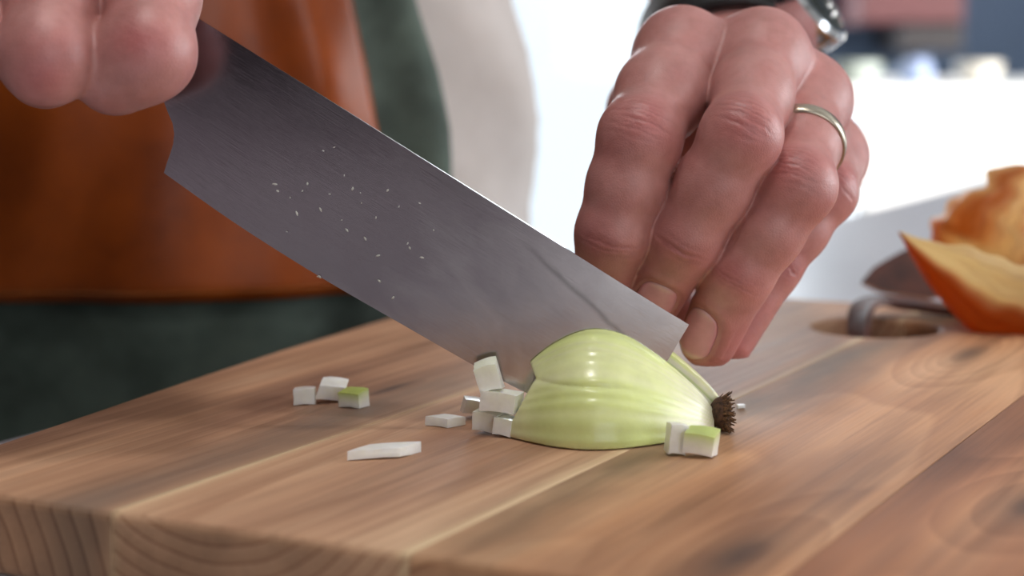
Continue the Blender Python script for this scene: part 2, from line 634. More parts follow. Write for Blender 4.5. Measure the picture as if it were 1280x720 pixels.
TK = 0.0193
SEAMS = [-0.06, 0.0695, 0.1453, 0.2185, 0.34]
board = empty('cutting_board', (OX, OY, 0), 'thick acacia chopping board of glued planks with a hanging hole', 'cutting board', rot=(0, 0, BROT))
outline = [(0.006, 0.000), (0.0, 0.008), (-0.001, 0.07), (0.0, 0.15), (0.001, 0.22), (0.001, 0.290), (0.008, 0.300), (0.08, 0.307), (0.2, 0.315), (0.30, 0.318),
           (0.385, 0.314), (0.402, 0.300), (0.406, 0.24), (0.408, 0.15), (0.405, 0.08), (0.401, 0.0), (0.394, -0.022), (0.376, -0.034), (0.34, -0.0345),
           (0.278, -0.031), (0.20, -0.0245), (0.137, -0.017), (0.09, -0.0105), (0.043, -0.0040)]
SAPC = lin(222, 198, 158)
wood_mats = [
    wood('acacia_grey_brown', lin(222, 184, 152), lin(200, 156, 124), lin(158, 120, 98), (-0.06, -0.05), 190, sap=[(0.058, 0.011, lin(126, 110, 98), 0.75), (0.0694, 0.0016, SAPC, 0.6)],
         knots=[(0.155, 0.047, 0.035, 0.006, 0.012)], seed=1.7, tilt=0.05),
    wood('acacia_tan', lin(220, 182, 148), lin(204, 162, 130), lin(166, 124, 98), (0.095, 0.034), 260, sap=[(0.070, 0.0016, SAPC, 0.5), (0.1446, 0.0018, SAPC, 0.75)],
         seed=4.1, tilt=0.03, dist=0.004),
    wood('acacia_orange', lin(228, 182, 142), lin(210, 158, 118), lin(160, 116, 88), (0.175, -0.07), 150, sap=[(0.154, 0.013, lin(112, 92, 72), 0.9)],
         knots=[(0.300, 0.186, 0.055, 0.012, 0.035), (0.03, 0.205, 0.05, 0.016, 0.022)], seed=8.3, tilt=0.06, dist=0.012),
    wood('acacia_red_brown', lin(206, 152, 114), lin(182, 126, 92), lin(132, 88, 66), (0.25, 0.06), 140, knots=[(0.10, 0.25, 0.05, 0.02, 0.03)], seed=12.9, tilt=0.04, dist=0.01),
]


def clip(poly, t0, t1):
    def half(pl, f):
        out = []
        for i in range(len(pl)):
            a, b = pl[i], pl[(i + 1) % len(pl)]
            fa, fb = f(a), f(b)
            if fa >= 0:
                out.append(a)
            if fa * fb < 0:
                k = fa / (fa - fb)
                out.append((a[0] + k * (b[0] - a[0]), a[1] + k * (b[1] - a[1])))
        return out
    return half(half(poly, lambda p: p[1] - t0), lambda p: t1 - p[1])


HS, HT = 0.3435, 0.1415     # hole centre
cb = bmesh.new()
bmesh.ops.create_cone(cb, cap_ends=True, segments=48, radius1=0.0225, radius2=0.0225, depth=0.1, matrix=Matrix.Translation((HS, -HT, 0)) @ Matrix.Diagonal((1.08, 1.0, 1, 1)))
cutter = from_bm('cutter', cb)
dense = []
for i in range(len(outline)):
    a, b_ = np.array(outline[i]), np.array(outline[(i + 1) % len(outline)])
    for k in range(4):
        dense.append(tuple(a + (b_ - a) * k / 4))
plank_names = ['dull brown plank with a grey streak along its seam', 'tan plank with curved growth rings on its end', 'orange brown plank with a grey edge and a dark knot', 'red brown outer plank']
for i in range(4):
    pl = clip(dense, SEAMS[i] + (0.00012 if i else 0), SEAMS[i + 1] - (0.00012 if i < 3 else 0))
    bm = bmesh.new()
    vs = [bm.verts.new((s_, -t_, -TK)) for s_, t_ in pl]
    f = bm.faces.new(vs)
    r = bmesh.ops.extrude_face_region(bm, geom=[f])
    bmesh.ops.translate(bm, vec=(0, 0, TK), verts=[v for v in r['geom'] if isinstance(v, bmesh.types.BMVert)])
    bmesh.ops.recalc_face_normals(bm, faces=bm.faces)
    tmp = from_bm('tmp', bm)
    if i in (1, 2):
        md = tmp.modifiers.new('b', 'BOOLEAN')
        md.operation = 'DIFFERENCE'
        md.object = cutter
        md.solver = 'EXACT'
    dg = bpy.context.evaluated_depsgraph_get()
    me = bpy.data.meshes.new_from_object(tmp.evaluated_get(dg))
    bpy.data.objects.remove(tmp)
    bm = bmesh.new()
    bm.from_mesh(me)
    # soften the outer rim and the hole, keep the glued joints tight
    es = []
    for e in bm.edges:
        if len(e.link_faces) == 2 and abs(e.verts[0].co.z - e.verts[1].co.z) < 1e-5 and e.calc_face_angle(0) > 1.2:
            ty = [-v.co.y for v in e.verts]
            if not any(abs(ty[0] - q) < 0.0004 and abs(ty[1] - q) < 0.0004 for q in SEAMS[1:4]):
                es.append(e)
    bmesh.ops.bevel(bm, geom=es, offset=0.0022, segments=3, affect='EDGES', profile=0.5, clamp_overlap=True)
    es = [e for e in bm.edges if len(e.link_faces) == 2 and e.calc_face_angle(0) > 1.2]
    bmesh.ops.bevel(bm, geom=es, offset=0.00025, segments=1, affect='EDGES')
    o = from_bm('plank', bm, wood_mats[i], board)
    me = o.data
    o['label'] = plank_names[i]
bpy.data.objects.remove(cutter)

# ================================================================== LEATHER HANGING STRAP
m_leather_strap, t, b = mk('strap_leather')
h = NT(t)
h.put(b.inputs['Base Color'], h.ramp(h.noise(h.obj(), 90, 4), [(0.3, lin(58, 30, 26)), (0.7, lin(92, 50, 40))]))
b.inputs['Roughness'].default_value = 0.5
h.put(b.inputs['Normal'], h.bump(h.noise(h.obj(), 900, 2), 0.4, 0.0003))
m_strap_edge = plain('strap_raw_edge', lin(176, 120, 84), 0.6)


def ribbon(pts, ups, width, thick, n, mats, name, parent=None, taper=False):
    path = smooth_path(pts, n)
    upv = smooth_path(ups, n)
    rings = []
    for i in range(n):
        d = norm(path[min(i + 1, n - 1)] - path[max(i - 1, 0)])
        w = norm(np.cross(d, upv[i]))
        u = np.cross(w, d)
        wd = width * (1.0 if i < n - 4 else (0.95, 0.8, 0.55, 0.2)[i - (n - 4)]) * (1.0 if not taper else min(1.0, 0.25 + (n - 1 - i) / (n * 0.42)))
        rings.append(np.array([path[i] + w * wd / 2 + u * thick / 2, path[i] - w * wd / 2 + u * thick / 2,
                               path[i] - w * wd / 2 - u * thick / 2, path[i] + w * wd / 2 - u * thick / 2]))
    V, Fc = loft(rings)
    o = mesh(name, V, Fc, mats[0], parent, smooth=False)
    o.data.materials.append(mats[1])
    for k, p in enumerate(o.data.polygons):
        if k < (n - 1) * 4 and k % 4 in (1, 3):
            p.material_index = 1
    return o


strap = empty('leather_strap', B(HS, HT, 0), 'dark brown leather hanging strap threaded through the board hole', 'strap')
strap_inv = Vector(B(HS, HT, 0))


def sub(v):
    return np.asarray(v) - np.array(strap_inv)


hc = B(HS, HT)
pts = [hc + (-0.006, -0.016, -0.017), hc + (-0.0065, -0.008, -0.009), hc + (-0.005, 0.006, 0.001), hc + (0.001, 0.020, 0.0062), hc + (0.014, 0.028, 0.0052), hc + (0.040, 0.022, 0.0028), hc + (0.085, 0.012, 0.0022), hc + (0.112, 0.030, 0.004), hc + (0.126, 0.062, 0.008), P(1290, 322, 0.79) + (0.0305, -0.0305, 0.0)]
ups = [(-1, 0, 0), (-1, -0.1, 0.2), (-0.8, -0.2, 0.6), (-0.3, -0.15, 1), (0, -0.12, 1), (0, -0.05, 1), (0, 0, 1), (0.1, -0.2, 1), (-0.3, -0.4, 0.8), (0, -1, 0.55)]
ribbon([sub(p) for p in pts], ups, 0.011, 0.0026, 60, (m_leather_strap, m_leather_strap), 'strap_end', strap)
# the other arm of the loop stands tilted behind the board, dark face towards the hole
q0 = P(1290, 322, 0.79)
pts = [q0 + (0.03, -0.03, 0.0), q0, P(1235, 325, 0.775), P(1170, 338, 0.765), P(1120, 346, 0.76), P(1078, 353, 0.757)]
ups = [(0, -1, 0.55)] * 6
ribbon([sub(p) for p in pts], ups, 0.024, 0.0026, 40, (m_leather_strap, m_strap_edge), 'strap_loop', strap, True)

# ================================================================== KNIFE
YK = 0.4855


def KP(u, v):
    return P(u, v, YK)


m_steel, t, b = mk('brushed_steel')
h = NT(t)
ob = h.obj()
at = h.attr('blade_uv')
ux, uy, uz = h.sep(at.outputs['Vector'])
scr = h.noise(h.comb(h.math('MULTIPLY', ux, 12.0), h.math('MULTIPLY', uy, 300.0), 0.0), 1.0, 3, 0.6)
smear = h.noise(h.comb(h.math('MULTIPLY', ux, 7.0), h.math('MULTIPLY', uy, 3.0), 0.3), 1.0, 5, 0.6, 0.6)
# reflection gradient painted into the steel colour, dark heel to light tip; one dark streak
refl_grad = h.math('ADD', h.math('ADD', ux, h.math('MULTIPLY', uy, 0.22)), h.math('MULTIPLY', h.math('SUBTRACT', smear, 0.5), 0.35))
steel = h.ramp(refl_grad, [(0.15, lin(116, 104, 110)), (0.55, lin(136, 126, 130)), (0.78, lin(178, 170, 170)), (1.0, lin(206, 202, 200))])
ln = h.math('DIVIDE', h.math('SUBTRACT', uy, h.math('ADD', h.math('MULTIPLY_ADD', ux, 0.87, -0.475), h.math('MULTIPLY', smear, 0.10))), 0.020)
dark_streak = h.math('MULTIPLY', h.math('EXPONENT', h.math('MULTIPLY', h.math('MULTIPLY', ln, ln), -1.0)), h.ramp(ux, [(0.62, (0, 0, 0, 1)), (0.68, (1, 1, 1, 1)), (0.86, (1, 1, 1, 1)), (0.91, (0, 0, 0, 1))]))
h.put(b.inputs['Base Color'], h.mix(h.math('MULTIPLY', dark_streak, 0.42), steel, lin(88, 82, 82)))
b.inputs['Metallic'].default_value = 1.0
h.put(b.inputs['Roughness'], h.math('ADD', 0.13, h.math('MULTIPLY', smear, 0.08)))
h.put(b.inputs['Normal'], h.bump(scr, 0.08, 0.0002))
m_steel_edge = plain('ground_steel_edge', lin(200, 198, 200), 0.25, 1.0, var=0.02)
m_handle = plain('dark_pakkawood', lin(48, 34, 30), 0.4, scale=80)
m_rivet = plain('rivet_steel', lin(190, 188, 186), 0.3, 1.0)

knife = empty('kitchen_knife', KP(230, 110), 'broad square-tipped kitchen knife slicing into the halved onion', 'knife')
KO = KP(230, 110)
spine_px = smooth_path([(240, 17.5), (330, 74), (450, 149), (560, 218), (680, 293), (790, 362), (861, 405.5)], 70)
edge_px = smooth_path([(204, 216), (300, 283), (400, 346), (500, 404), (600, 461), (660, 492), (720, 518), (782, 538)], 70)
W = 16
V, UVv = [], []
for side in (-1, 1):
    for i in range(70):
        tt = i / 69
        for j in range(W + 1):
            w = j / W
            px = spine_px[i] * (1 - w) + edge_px[i] * w
            fall = max(0.0, 1 - tt / 0.10) ** 1.5
            ch = 0.0
            if w > 0.45:
                ch = -15 * math.exp(-((w - 0.55) / 0.10) ** 2) + 6 * math.exp(-((w - 0.80) / 0.14) ** 2)
            px = px + np.array([ch * fall, 0.15 * ch * fall])
            p = KP(*px)
            th = 0.00095 * (1 - tt * 0.35)
            half = th * (1 - w ** 1.6) if w < 0.94 else th * (1 - 0.94 ** 1.6) * (1 - w) / 0.06
            p[1] += side * half
            V.append(p - KO)
            UVv.append((tt, w, 0))
Fc = []
NB = 70 * (W + 1)
for side in (0, 1):
    for i in range(69):
        for j in range(W):
            a = side * NB + i * (W + 1) + j
            q = (a, a + 1, a + W + 2, a + W + 1)
            Fc.append(q if side else q[::-1])
for i in range(69):                     # spine and the two ends
    a = i * (W + 1)
    Fc.append((a, a + W + 1, a + W + 1 + NB, a + NB))
for j in range(W):
    a = j
    Fc.append((a, a + 1, a + 1 + NB, a + NB))
    a = 69 * (W + 1) + j
    Fc.append((a, a + NB, a + 1 + NB, a + 1))
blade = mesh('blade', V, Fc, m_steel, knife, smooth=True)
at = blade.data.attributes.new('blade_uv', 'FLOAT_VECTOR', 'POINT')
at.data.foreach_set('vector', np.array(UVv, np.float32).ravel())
bm = bmesh.new()
bm.from_mesh(blade.data)
for e in bm.edges:
    if len(e.link_faces) == 2 and e.calc_face_angle(0) > 0.6:
        e.smooth = False
bm.to_mesh(blade.data)
bm.free()
# handle, in line with the spine, running up and back out of the hand
kd = norm(KP(247, 22) - KP(861, 405))
ku = norm(np.cross(kd, [0, 1, 0]))
if ku[2] < 0:
    ku = -ku
rings = []
for i, s_ in enumerate(np.linspace(0.004, 0.122, 26)):
    hh = 0.0125 + 0.0018 * math.cos(s_ / 0.118 * 2 * math.pi) + (0.002 if s_ > 0.1 else 0)
    hw = 0.0095
    if i == 0 or i == 25:
        hh *= 0.8
        hw *= 0.8
    c = KP(214, 56) + kd * s_
    th = np.linspace(0, 2 * math.pi, 24, endpoint=False)
    sq = lambda x: np.sign(x) * np.abs(x) ** 0.7
    rings.append(c - KO + hh * sq(np.cos(th))[:, None] * ku + hw * sq(np.sin(th))[:, None] * np.array([0, 1, 0]))
Vh, Fh = loft(rings)
mesh('handle', Vh, Fh, m_handle, knife)
for s_ in (0.03, 0.06, 0.09):
    c = KP(222, 62) + kd * s_ - KO
    Vr, Fr = tube([c - (0, 0.0102, 0), c + (0, 0.0102, 0)], 0.0028, 14)
    mesh('rivet', Vr, Fr, m_rivet, knife, smooth=False)
# wet flecks of onion sticking to the near face of the blade
m_fleck = plain('onion_fleck', lin(190, 188, 182), 0.12)
bm = bmesh.new()
fl = [(345, 232), (350, 238), (372, 268), (387, 231), (412, 245), (432, 221), (440, 238), (452, 256), (470, 270), (486, 236), (500, 258), (522, 256), (525, 322), (508, 302), (427, 275), (433, 290), (400, 262), (366, 247),
      (476, 352), (540, 290), (402, 346), (398, 343), (380, 240), (458, 300), (470, 318), (490, 372), (513, 312), (448, 241), (421, 186), (407, 190), (360, 290)]
for (u, v) in fl:
    p = KP(u + random.uniform(-3, 3), v + random.uniform(-3, 3)) - KO
    r0 = random.choice((0.00022, 0.0003, 0.00045))
    bmesh.ops.create_icosphere(bm, subdivisions=1, radius=1, matrix=Matrix.Translation((p[0], p[1] - 0.0008, p[2])) @ Matrix.Rotation(random.uniform(0, 3), 4, 'Y') @ Matrix.Diagonal((r0 * random.uniform(1, 2.0), 0.0003, r0 * 0.7, 1)))
o = from_bm('onion_flecks', bm, m_fleck, knife, smooth=True)
o['kind'] = 'stuff'

# ================================================================== HALVED ONION
def skin_like(name, attr, rough, sss, radius, scale, bump_s, bump_d, bump_scale, spec=0.5):
    m, t, b = mk(name)
    h = NT(t)
    a = h.attr(attr).outputs['Color']
    nz = h.noise(h.obj(), scale, 4)
    col = h.mix(1.0, a, h.ramp(nz, [(0.25, (0.88, 0.86, 0.85, 1)), (0.75, (1.06, 1.05, 1.05, 1))]), 'MULTIPLY')
    h.put(b.inputs['Base Color'], col)
    b.inputs['Roughness'].default_value = rough
    b.inputs['Specular IOR Level'].default_value = spec
    b.inputs['Subsurface Weight'].default_value = sss
    b.inputs['Subsurface Radius'].default_value = radius
    b.inputs['Subsurface Scale'].default_value = 0.004
    if bump_d:
        h.put(b.inputs['Normal'], h.bump(h.noise(h.obj(), bump_scale, 3, 0.6), bump_s, bump_d))
    return m


m_onion = skin_like('onion_flesh', 'tint', 0.24, 0.35, (1.0, 1.0, 0.45), 120, 0.25, 0.0003, 260, 0.55)
# axis of the onion: from the root (right) to the neck (left), lying on the board
XR, YR, XL = 0.0555, 0.4868, 0.0
ONA = norm([-1, 0.12, 0])
ONB = np.array([ONA[1], -ONA[0], 0]) * -1          # towards the camera
if ONB[1] > 0:
    ONB = -ONB
ON0 = np.array([XR, YR, 0.0])
_pk = smooth_path([(0, .0030), (.0012, .0068), (.004, .0112), (.009, .0166), (.016, .0228), (.024, .0285), (.031, .0308), (.037, .0304), (.043, .0277), (.049, .0232), (.054, .0185), (.060, .012)], 400)
pr_x, pr_r = _pk[:, 0], _pk[:, 1]


def onion_coords(p):
    q = p - ON0.astype(np.float32)
    a = q @ ONA.astype(np.float32)
    bb = q @ ONB.astype(np.float32)
    return a, bb, p[..., 2]


def onion_base(p):
    a, bb, z = onion_coords(p)
    r = np.interp(a, pr_x, pr_r, left=-0.004).astype(np.float32)
    ang = np.arctan2(z, bb)
    rr = np.sqrt(bb ** 2 + (z / 0.92) ** 2) + 0.00010 * np.sin(ang * 46 + 1.3 * np.sin(ang * 13))
    return (rr - r) * 0.8


def onion_front(p):
    a, bb, z = onion_coords(p)
    d = onion_base(p)
    d = np.maximum(d, 0.0003 - z)
    d = np.maximum(d, p[..., 1] - (YK - 0.0008))                     # cut face along the blade
    # neck end sliced away: upper tier overhangs a lower tier that runs out to the left
    up = a - 0.0500 - 0.25 * (z - 0.020) + 0.2 * (bb - 0.01)
    lowt = (a - 0.0478) * 0.95 + (z - 0.015) * 0.50 - 0.0005
    lowt = np.maximum(lowt, a - 0.0555)
    tier = np.where(z > 0.0157, up, lowt)
    d = np.maximum(d, tier)
    # the horizontal cuts, fine dark lines
    zc = 0.0157 - 60 * np.clip(0.034 - a, 0, 1) ** 2 * 0.12
    d = d + 0.00045 * np.exp(-((z - zc) / 0.00045) ** 2) * sstep(0.018, 0.030, a) * (d > -0.002)
    return d


def onion_back(p):
    a, bb, z = onion_coords(p)
    d = onion_base(p)
    d = np.maximum(d, 0.0003 - z)
    d = np.maximum(d, (YK + 0.0008) - p[..., 1])
    d = np.maximum(d, a - 0.047)
    return d


onion = empty('halved_onion', ON0, 'half green-white onion lying cut side down on the board, root end intact', 'onion')


def onion_colour(V, N, cutfaces=True):
    a, bb, z = onion_coords(V.astype(np.float32))
    ang = np.arctan2(z, np.abs(bb))
    g = lin3(214, 226, 142)
    pale = lin3(236, 234, 196)
    white = lin3(240, 236, 216)
    deep = lin3(190, 208, 106)
    st = 0.5 + 0.5 * np.sin(ang * 46 + 1.3 * np.sin(ang * 13) + a * 25)
    st2 = 0.5 + 0.5 * np.sin(ang * 17 + 2 + a * 18)
    st3 = 0.5 + 0.5 * np.sin(ang * 7.3 + 0.6 + a * 30)
    col = g + (pale - g) * (0.20 * st * st2 + 0.30 * st3 + 0.18)[:, None]
    col = col + (deep - col) * (0.55 * sstep(0.45, 0.02, ang) * (0.4 + 0.6 * sstep(0.05, 0.01, a)))[:, None]
    w = sstep(0.017, 0.003, a)
    lines = 0.5 + 0.5 * np.sin(ang * 60)
    col = col + (white - col) * (w * (0.40 + 0.6 * lines))[:, None]
    neck = sstep(0.044, 0.055, a)
    col = col + (pale - col) * (0.6 * neck)[:, None]
    if cutfaces:
        r = np.interp(a, pr_x, pr_r)
        inner = r - np.sqrt(bb ** 2 + (z / 0.92) ** 2)
        f = sstep(0.0006, 0.0016, inner)
        layer = 0.5 + 0.5 * np.cos(inner / 0.0033 * 2 * math.pi)
        cc = lin3(240, 240, 222) + (lin3(206, 218, 158) - lin3(240, 240, 222)) * (layer ** 4)[:, None]
        col = col + (cc - col) * f[:, None]
    return col


for nm, fn, lab in (('front_half', onion_front, 'green-white half in front of the blade'), ('rear_half', onion_back, 'pale striped half behind the blade')):
    V, Q = surface_nets(fn, (-0.008, 0.450, -0.001), (0.058, 0.520, 0.032), 0.00052)
    me = np_mesh(nm, V - ON0, Q)
    o = link(nm, me, m_onion, onion)
    Nn = np.empty(len(V) * 3, np.float32)
    me.vertices.foreach_get('normal', Nn)
    if nm == 'rear_half':
        o.location = (0.0030, 0.0009, 0)
    colour_attr(o, onion_colour(V, Nn))
    me.set_sharp_from_angle(angle=R(50))
    o['label'] = lab
# dried root tuft
m_root = plain('dry_root', lin(84, 56, 38), 0.9, var=0.25, scale=900)
tuft = bmesh.new()
bmesh.ops.create_icosphere(tuft, subdivisions=3, radius=1, matrix=Matrix.Translation((0.0004, -0.0015, 0.0046)) @ Matrix.Diagonal((0.0026, 0.0058, 0.0046, 1)))
for v in tuft.verts:
    k = random.uniform(0.85, 1.2)
    v.co.x *= k
from_bm('root_base', tuft, m_root, onion)
bm = bmesh.new()
for k in range(260):
    th, rr = random.uniform(0, 6.28), math.sqrt(random.random())
    p0 = np.array([0.0004, -0.0015 + 0.0058 * rr * math.cos(th), 0.0046 + 0.0045 * rr * math.sin(th)])
    dr = norm([1.0, rr * math.cos(th) * 0.9 + random.uniform(-.4, .4), rr * math.sin(th) * 0.8 + random.uniform(-.5, .3)])
    L = random.uniform(0.0012, 0.0042)
    p1 = p0 + dr * L
    p1[2] = max(p1[2], 0.0004)
    w_ = np.array([0, 0.00025, 0.0002])
    vs = [bm.verts.new(tuple(x)) for x in (p0 - w_, p0 + w_, p1 + w_ * 0.6, p1 - w_ * 0.6, p0 + (0.0003, -0.0003, 0.0004))]
    bm.faces.new((vs[0], vs[1], vs[2], vs[3]))
    bm.faces.new((vs[1], vs[4], vs[2]))
    bm.faces.new((vs[4], vs[0], vs[3], vs[2]))
o = from_bm('root_hairs', bm, plain('root_hair', lin(112, 78, 50), 0.9, var=0.3, scale=1500), onion)
o['kind'] = 'stuff'

# ------------------------------------------------------------------ chopped pieces
m_dice = skin_like('onion_piece', 'tint', 0.28, 0.35, (1, 1, 0.6), 200, 0.2, 0.0002, 500, 0.5)


def ground(u, v):
    p = P(u, v, 1.0) - np.array([0, 0, CH])
    k = -CH / p[2]
    return np.array([p[0] * k, p[1] * k, 0])


def dice(u, v, size, rz, shear, label, tilt=(0, 0), green=0.0, lift=0.0, at=None):
    """a chopped onion piece; u, v is where its middle meets the board"""
    sx, sy, sz = size
    bm = bmesh.new()
    bmesh.ops.create_cube(bm, size=1)
    bmesh.ops.subdivide_edges(bm, edges=bm.edges[:], cuts=3, use_grid_fill=True)
    es = [e for e in bm.edges if len(e.link_faces) == 2 and e.calc_face_angle(0) > 1]
    mt = Matrix.Rotation(rz, 3, 'Z') @ Matrix.Rotation(tilt[0], 3, 'X') @ Matrix.Rotation(tilt[1], 3, 'Y')
    ph = random.uniform(0, 6)
    cs = []
    for vv in bm.verts:
        x, y, z = vv.co
        cs.append((z + 0.5, y + 0.5))
        k = 1 - 0.12 * math.sin(3 * x + ph) * (y + .5)
        bend = 0.05 * (x * x * 4 - 1) * sz
        q = Vector(((x + shear * y) * sx, y * sy * k, z * sz * (1 - 0.14 * math.sin(2.5 * y + ph)) - bend))
        q += Vector((random.uniform(-1, 1), random.uniform(-1, 1), random.uniform(-1, 1))) * 0.00008
        vv.co = mt @ q
    zmin = min(vv.co.z for vv in bm.verts)
    for vv in bm.verts:
        vv.co.z -= zmin - 0.00004
    o = from_bm('onion_piece', bm, m_dice, None, tuple(ground(u, v) if at is None else P(u, v, at)), smooth=True)
    cols = np.array([lin3(248, 248, 240) * (1 - green * a ** 2) + lin3(190, 210, 116) * green * a ** 2 for a, _ in cs])
    colour_attr(o, cols)
    o.data.set_sharp_from_angle(angle=R(40))
    return tag(o, label, 'onion piece', 'chopped onion pieces on the board')


dice(381, 505, (0.0062, 0.0044, 0.0042), 0.3, 0.2, 'small ragged white onion piece beside two others at the board edge')
dice(415, 502, (0.0086, 0.0052, 0.0048), 0.5, 0.35, 'largest white onion cube between two smaller pieces', (0.35, 0.2))
dice(442, 509, (0.0066, 0.0048, 0.0046), -0.4, 0.1, 'onion piece with a green outer side next to a white cube', (0.1, 0.0), 1.0)
dice(557, 532, (0.0072, 0.0058, 0.0022), -0.55, 0.3, 'flat white onion slip between the knife and a longer slip')
dice(481, 571, (0.0132, 0.0056, 0.0024), 0.25, 0.5, 'long flat white onion slip lying alone on the tan plank')
dice(611, 494, (0.0060, 0.0042, 0.0078), 0.1, 0.15, 'white onion wedge standing upright against the blade', (0.05, -0.28), 0.25, at=0.4795)
dice(627, 517, (0.0092, 0.0052, 0.0054), -0.1, 0.2, 'white onion chunk wedged between blade and onion half', (0.1, 0.12), 0.1, at=0.4788)
dice(592, 522, (0.0068, 0.0044, 0.0044), 0.5, 0.2, 'translucent onion piece at the foot of the upright wedge', (0.1, 0.25))
dice(614, 542, (0.0070, 0.0046, 0.0060), -0.35, 0.3, 'pale onion slip touching the cut end of the onion half', (0.15, 0.1), 0.2)
dice(632, 546, (0.0052, 0.0040, 0.0050), -0.4, 0.1, 'small pale onion piece tucked under the onion half', (0.0, 0.1), 0.2)
dice(845, 568, (0.0044, 0.0052, 0.0068), 0.15, 0.0, 'white curved onion piece leaning beside the root end', (0.0, 0.12))
dice(876, 571, (0.0076, 0.0058, 0.0060), -0.2, 0.12, 'green-sided onion cube right in front of the root', (0.05, 0.12), 0.9)
dice(926, 510, (0.0022, 0.0016, 0.0010), 0.4, 0.2, 'tiny onion crumb behind the root')

# ================================================================== DRY ONION SKINS
m_skin, t, b = mk('dry_onion_skin')
h = NT(t)
a = h.attr('tint').outputs['Color']
uvn = h.attr('vein').outputs['Vector']
vx, vy, vz = h.sep(uvn)
vein = h.noise(h.comb(h.math('MULTIPLY', vx, 46.0), h.math('MULTIPLY', vy, 3.0), 0.0), 1.0, 3, 0.6, 0.3)
col = h.mix(1.0, a, h.ramp(vein, [(0.3, (0.80, 0.72, 0.64, 1)), (0.5, (1, 1, 1, 1)), (0.8, (1.05, 1.05, 1.02, 1))]), 'MULTIPLY')
h.put(b.inputs['Base Color'], col)
b.inputs['Roughness'].default_value = 0.3
h.put(b.inputs['Normal'], h.bump(vein, 0.3, 0.0006))
trl = h.n('ShaderNodeBsdfTranslucent')
h.put(trl.inputs[0], col)
mxs = h.n('ShaderNodeMixShader')
mxs.inputs[0].default_value = 0.68
t.links.new(b.outputs[0], mxs.inputs[1])
t.links.new(trl.outputs[0], mxs.inputs[2])
t.links.new(mxs.outputs[0], t.nodes['Material Output'].inputs[0])


def onion_skin(base, axis, upd, length, rad, a0, a1, label, tintf, rag=0.0, seed=0, thick=0.0004, tip_pow=1.05):
    """a papery shell: part of an onion-shaped surface of revolution around `axis`, its open side along upd"""
    r_ = np.random.default_rng(seed)
    nu, nv = 40, 44
    ax = norm(axis)
    up = norm(np.asarray(upd) - ax * np.dot(ax, upd))
    sd = np.cross(ax, up)
    ph = r_.uniform(0, 6, 6)
    grid = np.zeros((nu, nv, 3))
    uv = np.zeros((nu, nv, 3))
    nr = np.zeros((nu, nv, 3))
    for i in range(nu):
        s_ = i / (nu - 1)
        R0 = rad * (math.sin(math.pi * min(1, 0.01 + s_ * 0.93)) ** (tip_pow if s_ < 0.5 else 0.75))
        for j in range(nv):
            w = j / (nv - 1)
            e0 = a0 + rag * (math.sin(9 * s_ + ph[0]) + 0.6 * math.sin(23 * s_ + ph[1]) + 0.4 * math.sin(41 * s_ + ph[4]))
            e1 = a1 + rag * (math.sin(8 * s_ + ph[2]) + 0.6 * math.sin(19 * s_ + ph[3]) + 0.4 * math.sin(47 * s_ + ph[5]))
            an = e0 + (e1 - e0) * w
            rr = R0 * (1 + 0.05 * math.sin(5 * an + ph[1] + 4 * s_) + 0.02 * math.sin(17 * an))
            edge = (abs(w - 0.5) * 2) ** 6
            rr *= 1 - 0.10 * edge
            d = -up * math.cos(an) + sd * math.sin(an)
            grid[i, j] = ax * length * s_ + d * rr
            nr[i, j] = d
            uv[i, j] = (w, s_, 0)
    V = np.concatenate([grid.reshape(-1, 3), (grid - nr * thick).reshape(-1, 3)])
    Fc = []
    M = nu * nv
    for i in range(nu - 1):
        for j in range(nv - 1):
            q = i * nv + j
            Fc.append((q, q + 1, q + nv + 1, q + nv))
            Fc.append((M + q, M + q + nv, M + q + nv + 1, M + q + 1))
    for i in range(nu - 1):
        for j in (0, nv - 1):
            q = i * nv + j
            Fc.append((q, q + nv, M + q + nv, M + q))
    for j in range(nv - 1):
        for i in (0, nu - 1):
            q = i * nv + j
            Fc.append((q, q + 1, M + q + 1, M + q))
    o = mesh('onion_skin', V, Fc, m_skin, None, tuple(base))
    uvf = np.concatenate([uv.reshape(-1, 3)] * 2)
    colour_attr(o, np.array([tintf(w, s_) for w, s_, _ in uvf]))
    at = o.data.attributes.new('vein', 'FLOAT_VECTOR', 'POINT')
    at.data.foreach_set('vector', uvf.astype(np.float32).ravel())
    return tag(o, label, 'onion skin', 'dry onion skins on the board')


def tintA(w, s_):
    straw, rust = lin3(244, 226, 184), lin3(196, 112, 48)
    k = float(sstep(0.66, 0.80, w + 0.04 * math.sin(6 * s_)))
    return rust * (1 - k) + straw * k


def tintB(w, s_):
    straw, rust = lin3(246, 214, 158), lin3(214, 140, 68)
    k = 0.5 + 0.5 * math.sin(9 * w + 3 * s_)
    return rust * (1 - k) + straw * k


onion_skin(P(1124, 289, 0.665), (0.94, 0.05, -0.36), (-0.1, 0.62, 0.78), 0.085, 0.0245, -1.45, 1.0,
           'straw and rust coloured cupped onion skin with a pointed tip', tintA, 0.08, 3)
onion_skin(P(1292, 210, 0.735), (-0.45, 0.1, -0.85), (0.35, 0.9, -0.1), 0.060, 0.026, -1.15, 0.75,
           'ragged amber onion skin standing up behind the cupped one', tintB, 0.30, 9, tip_pow=0.6)

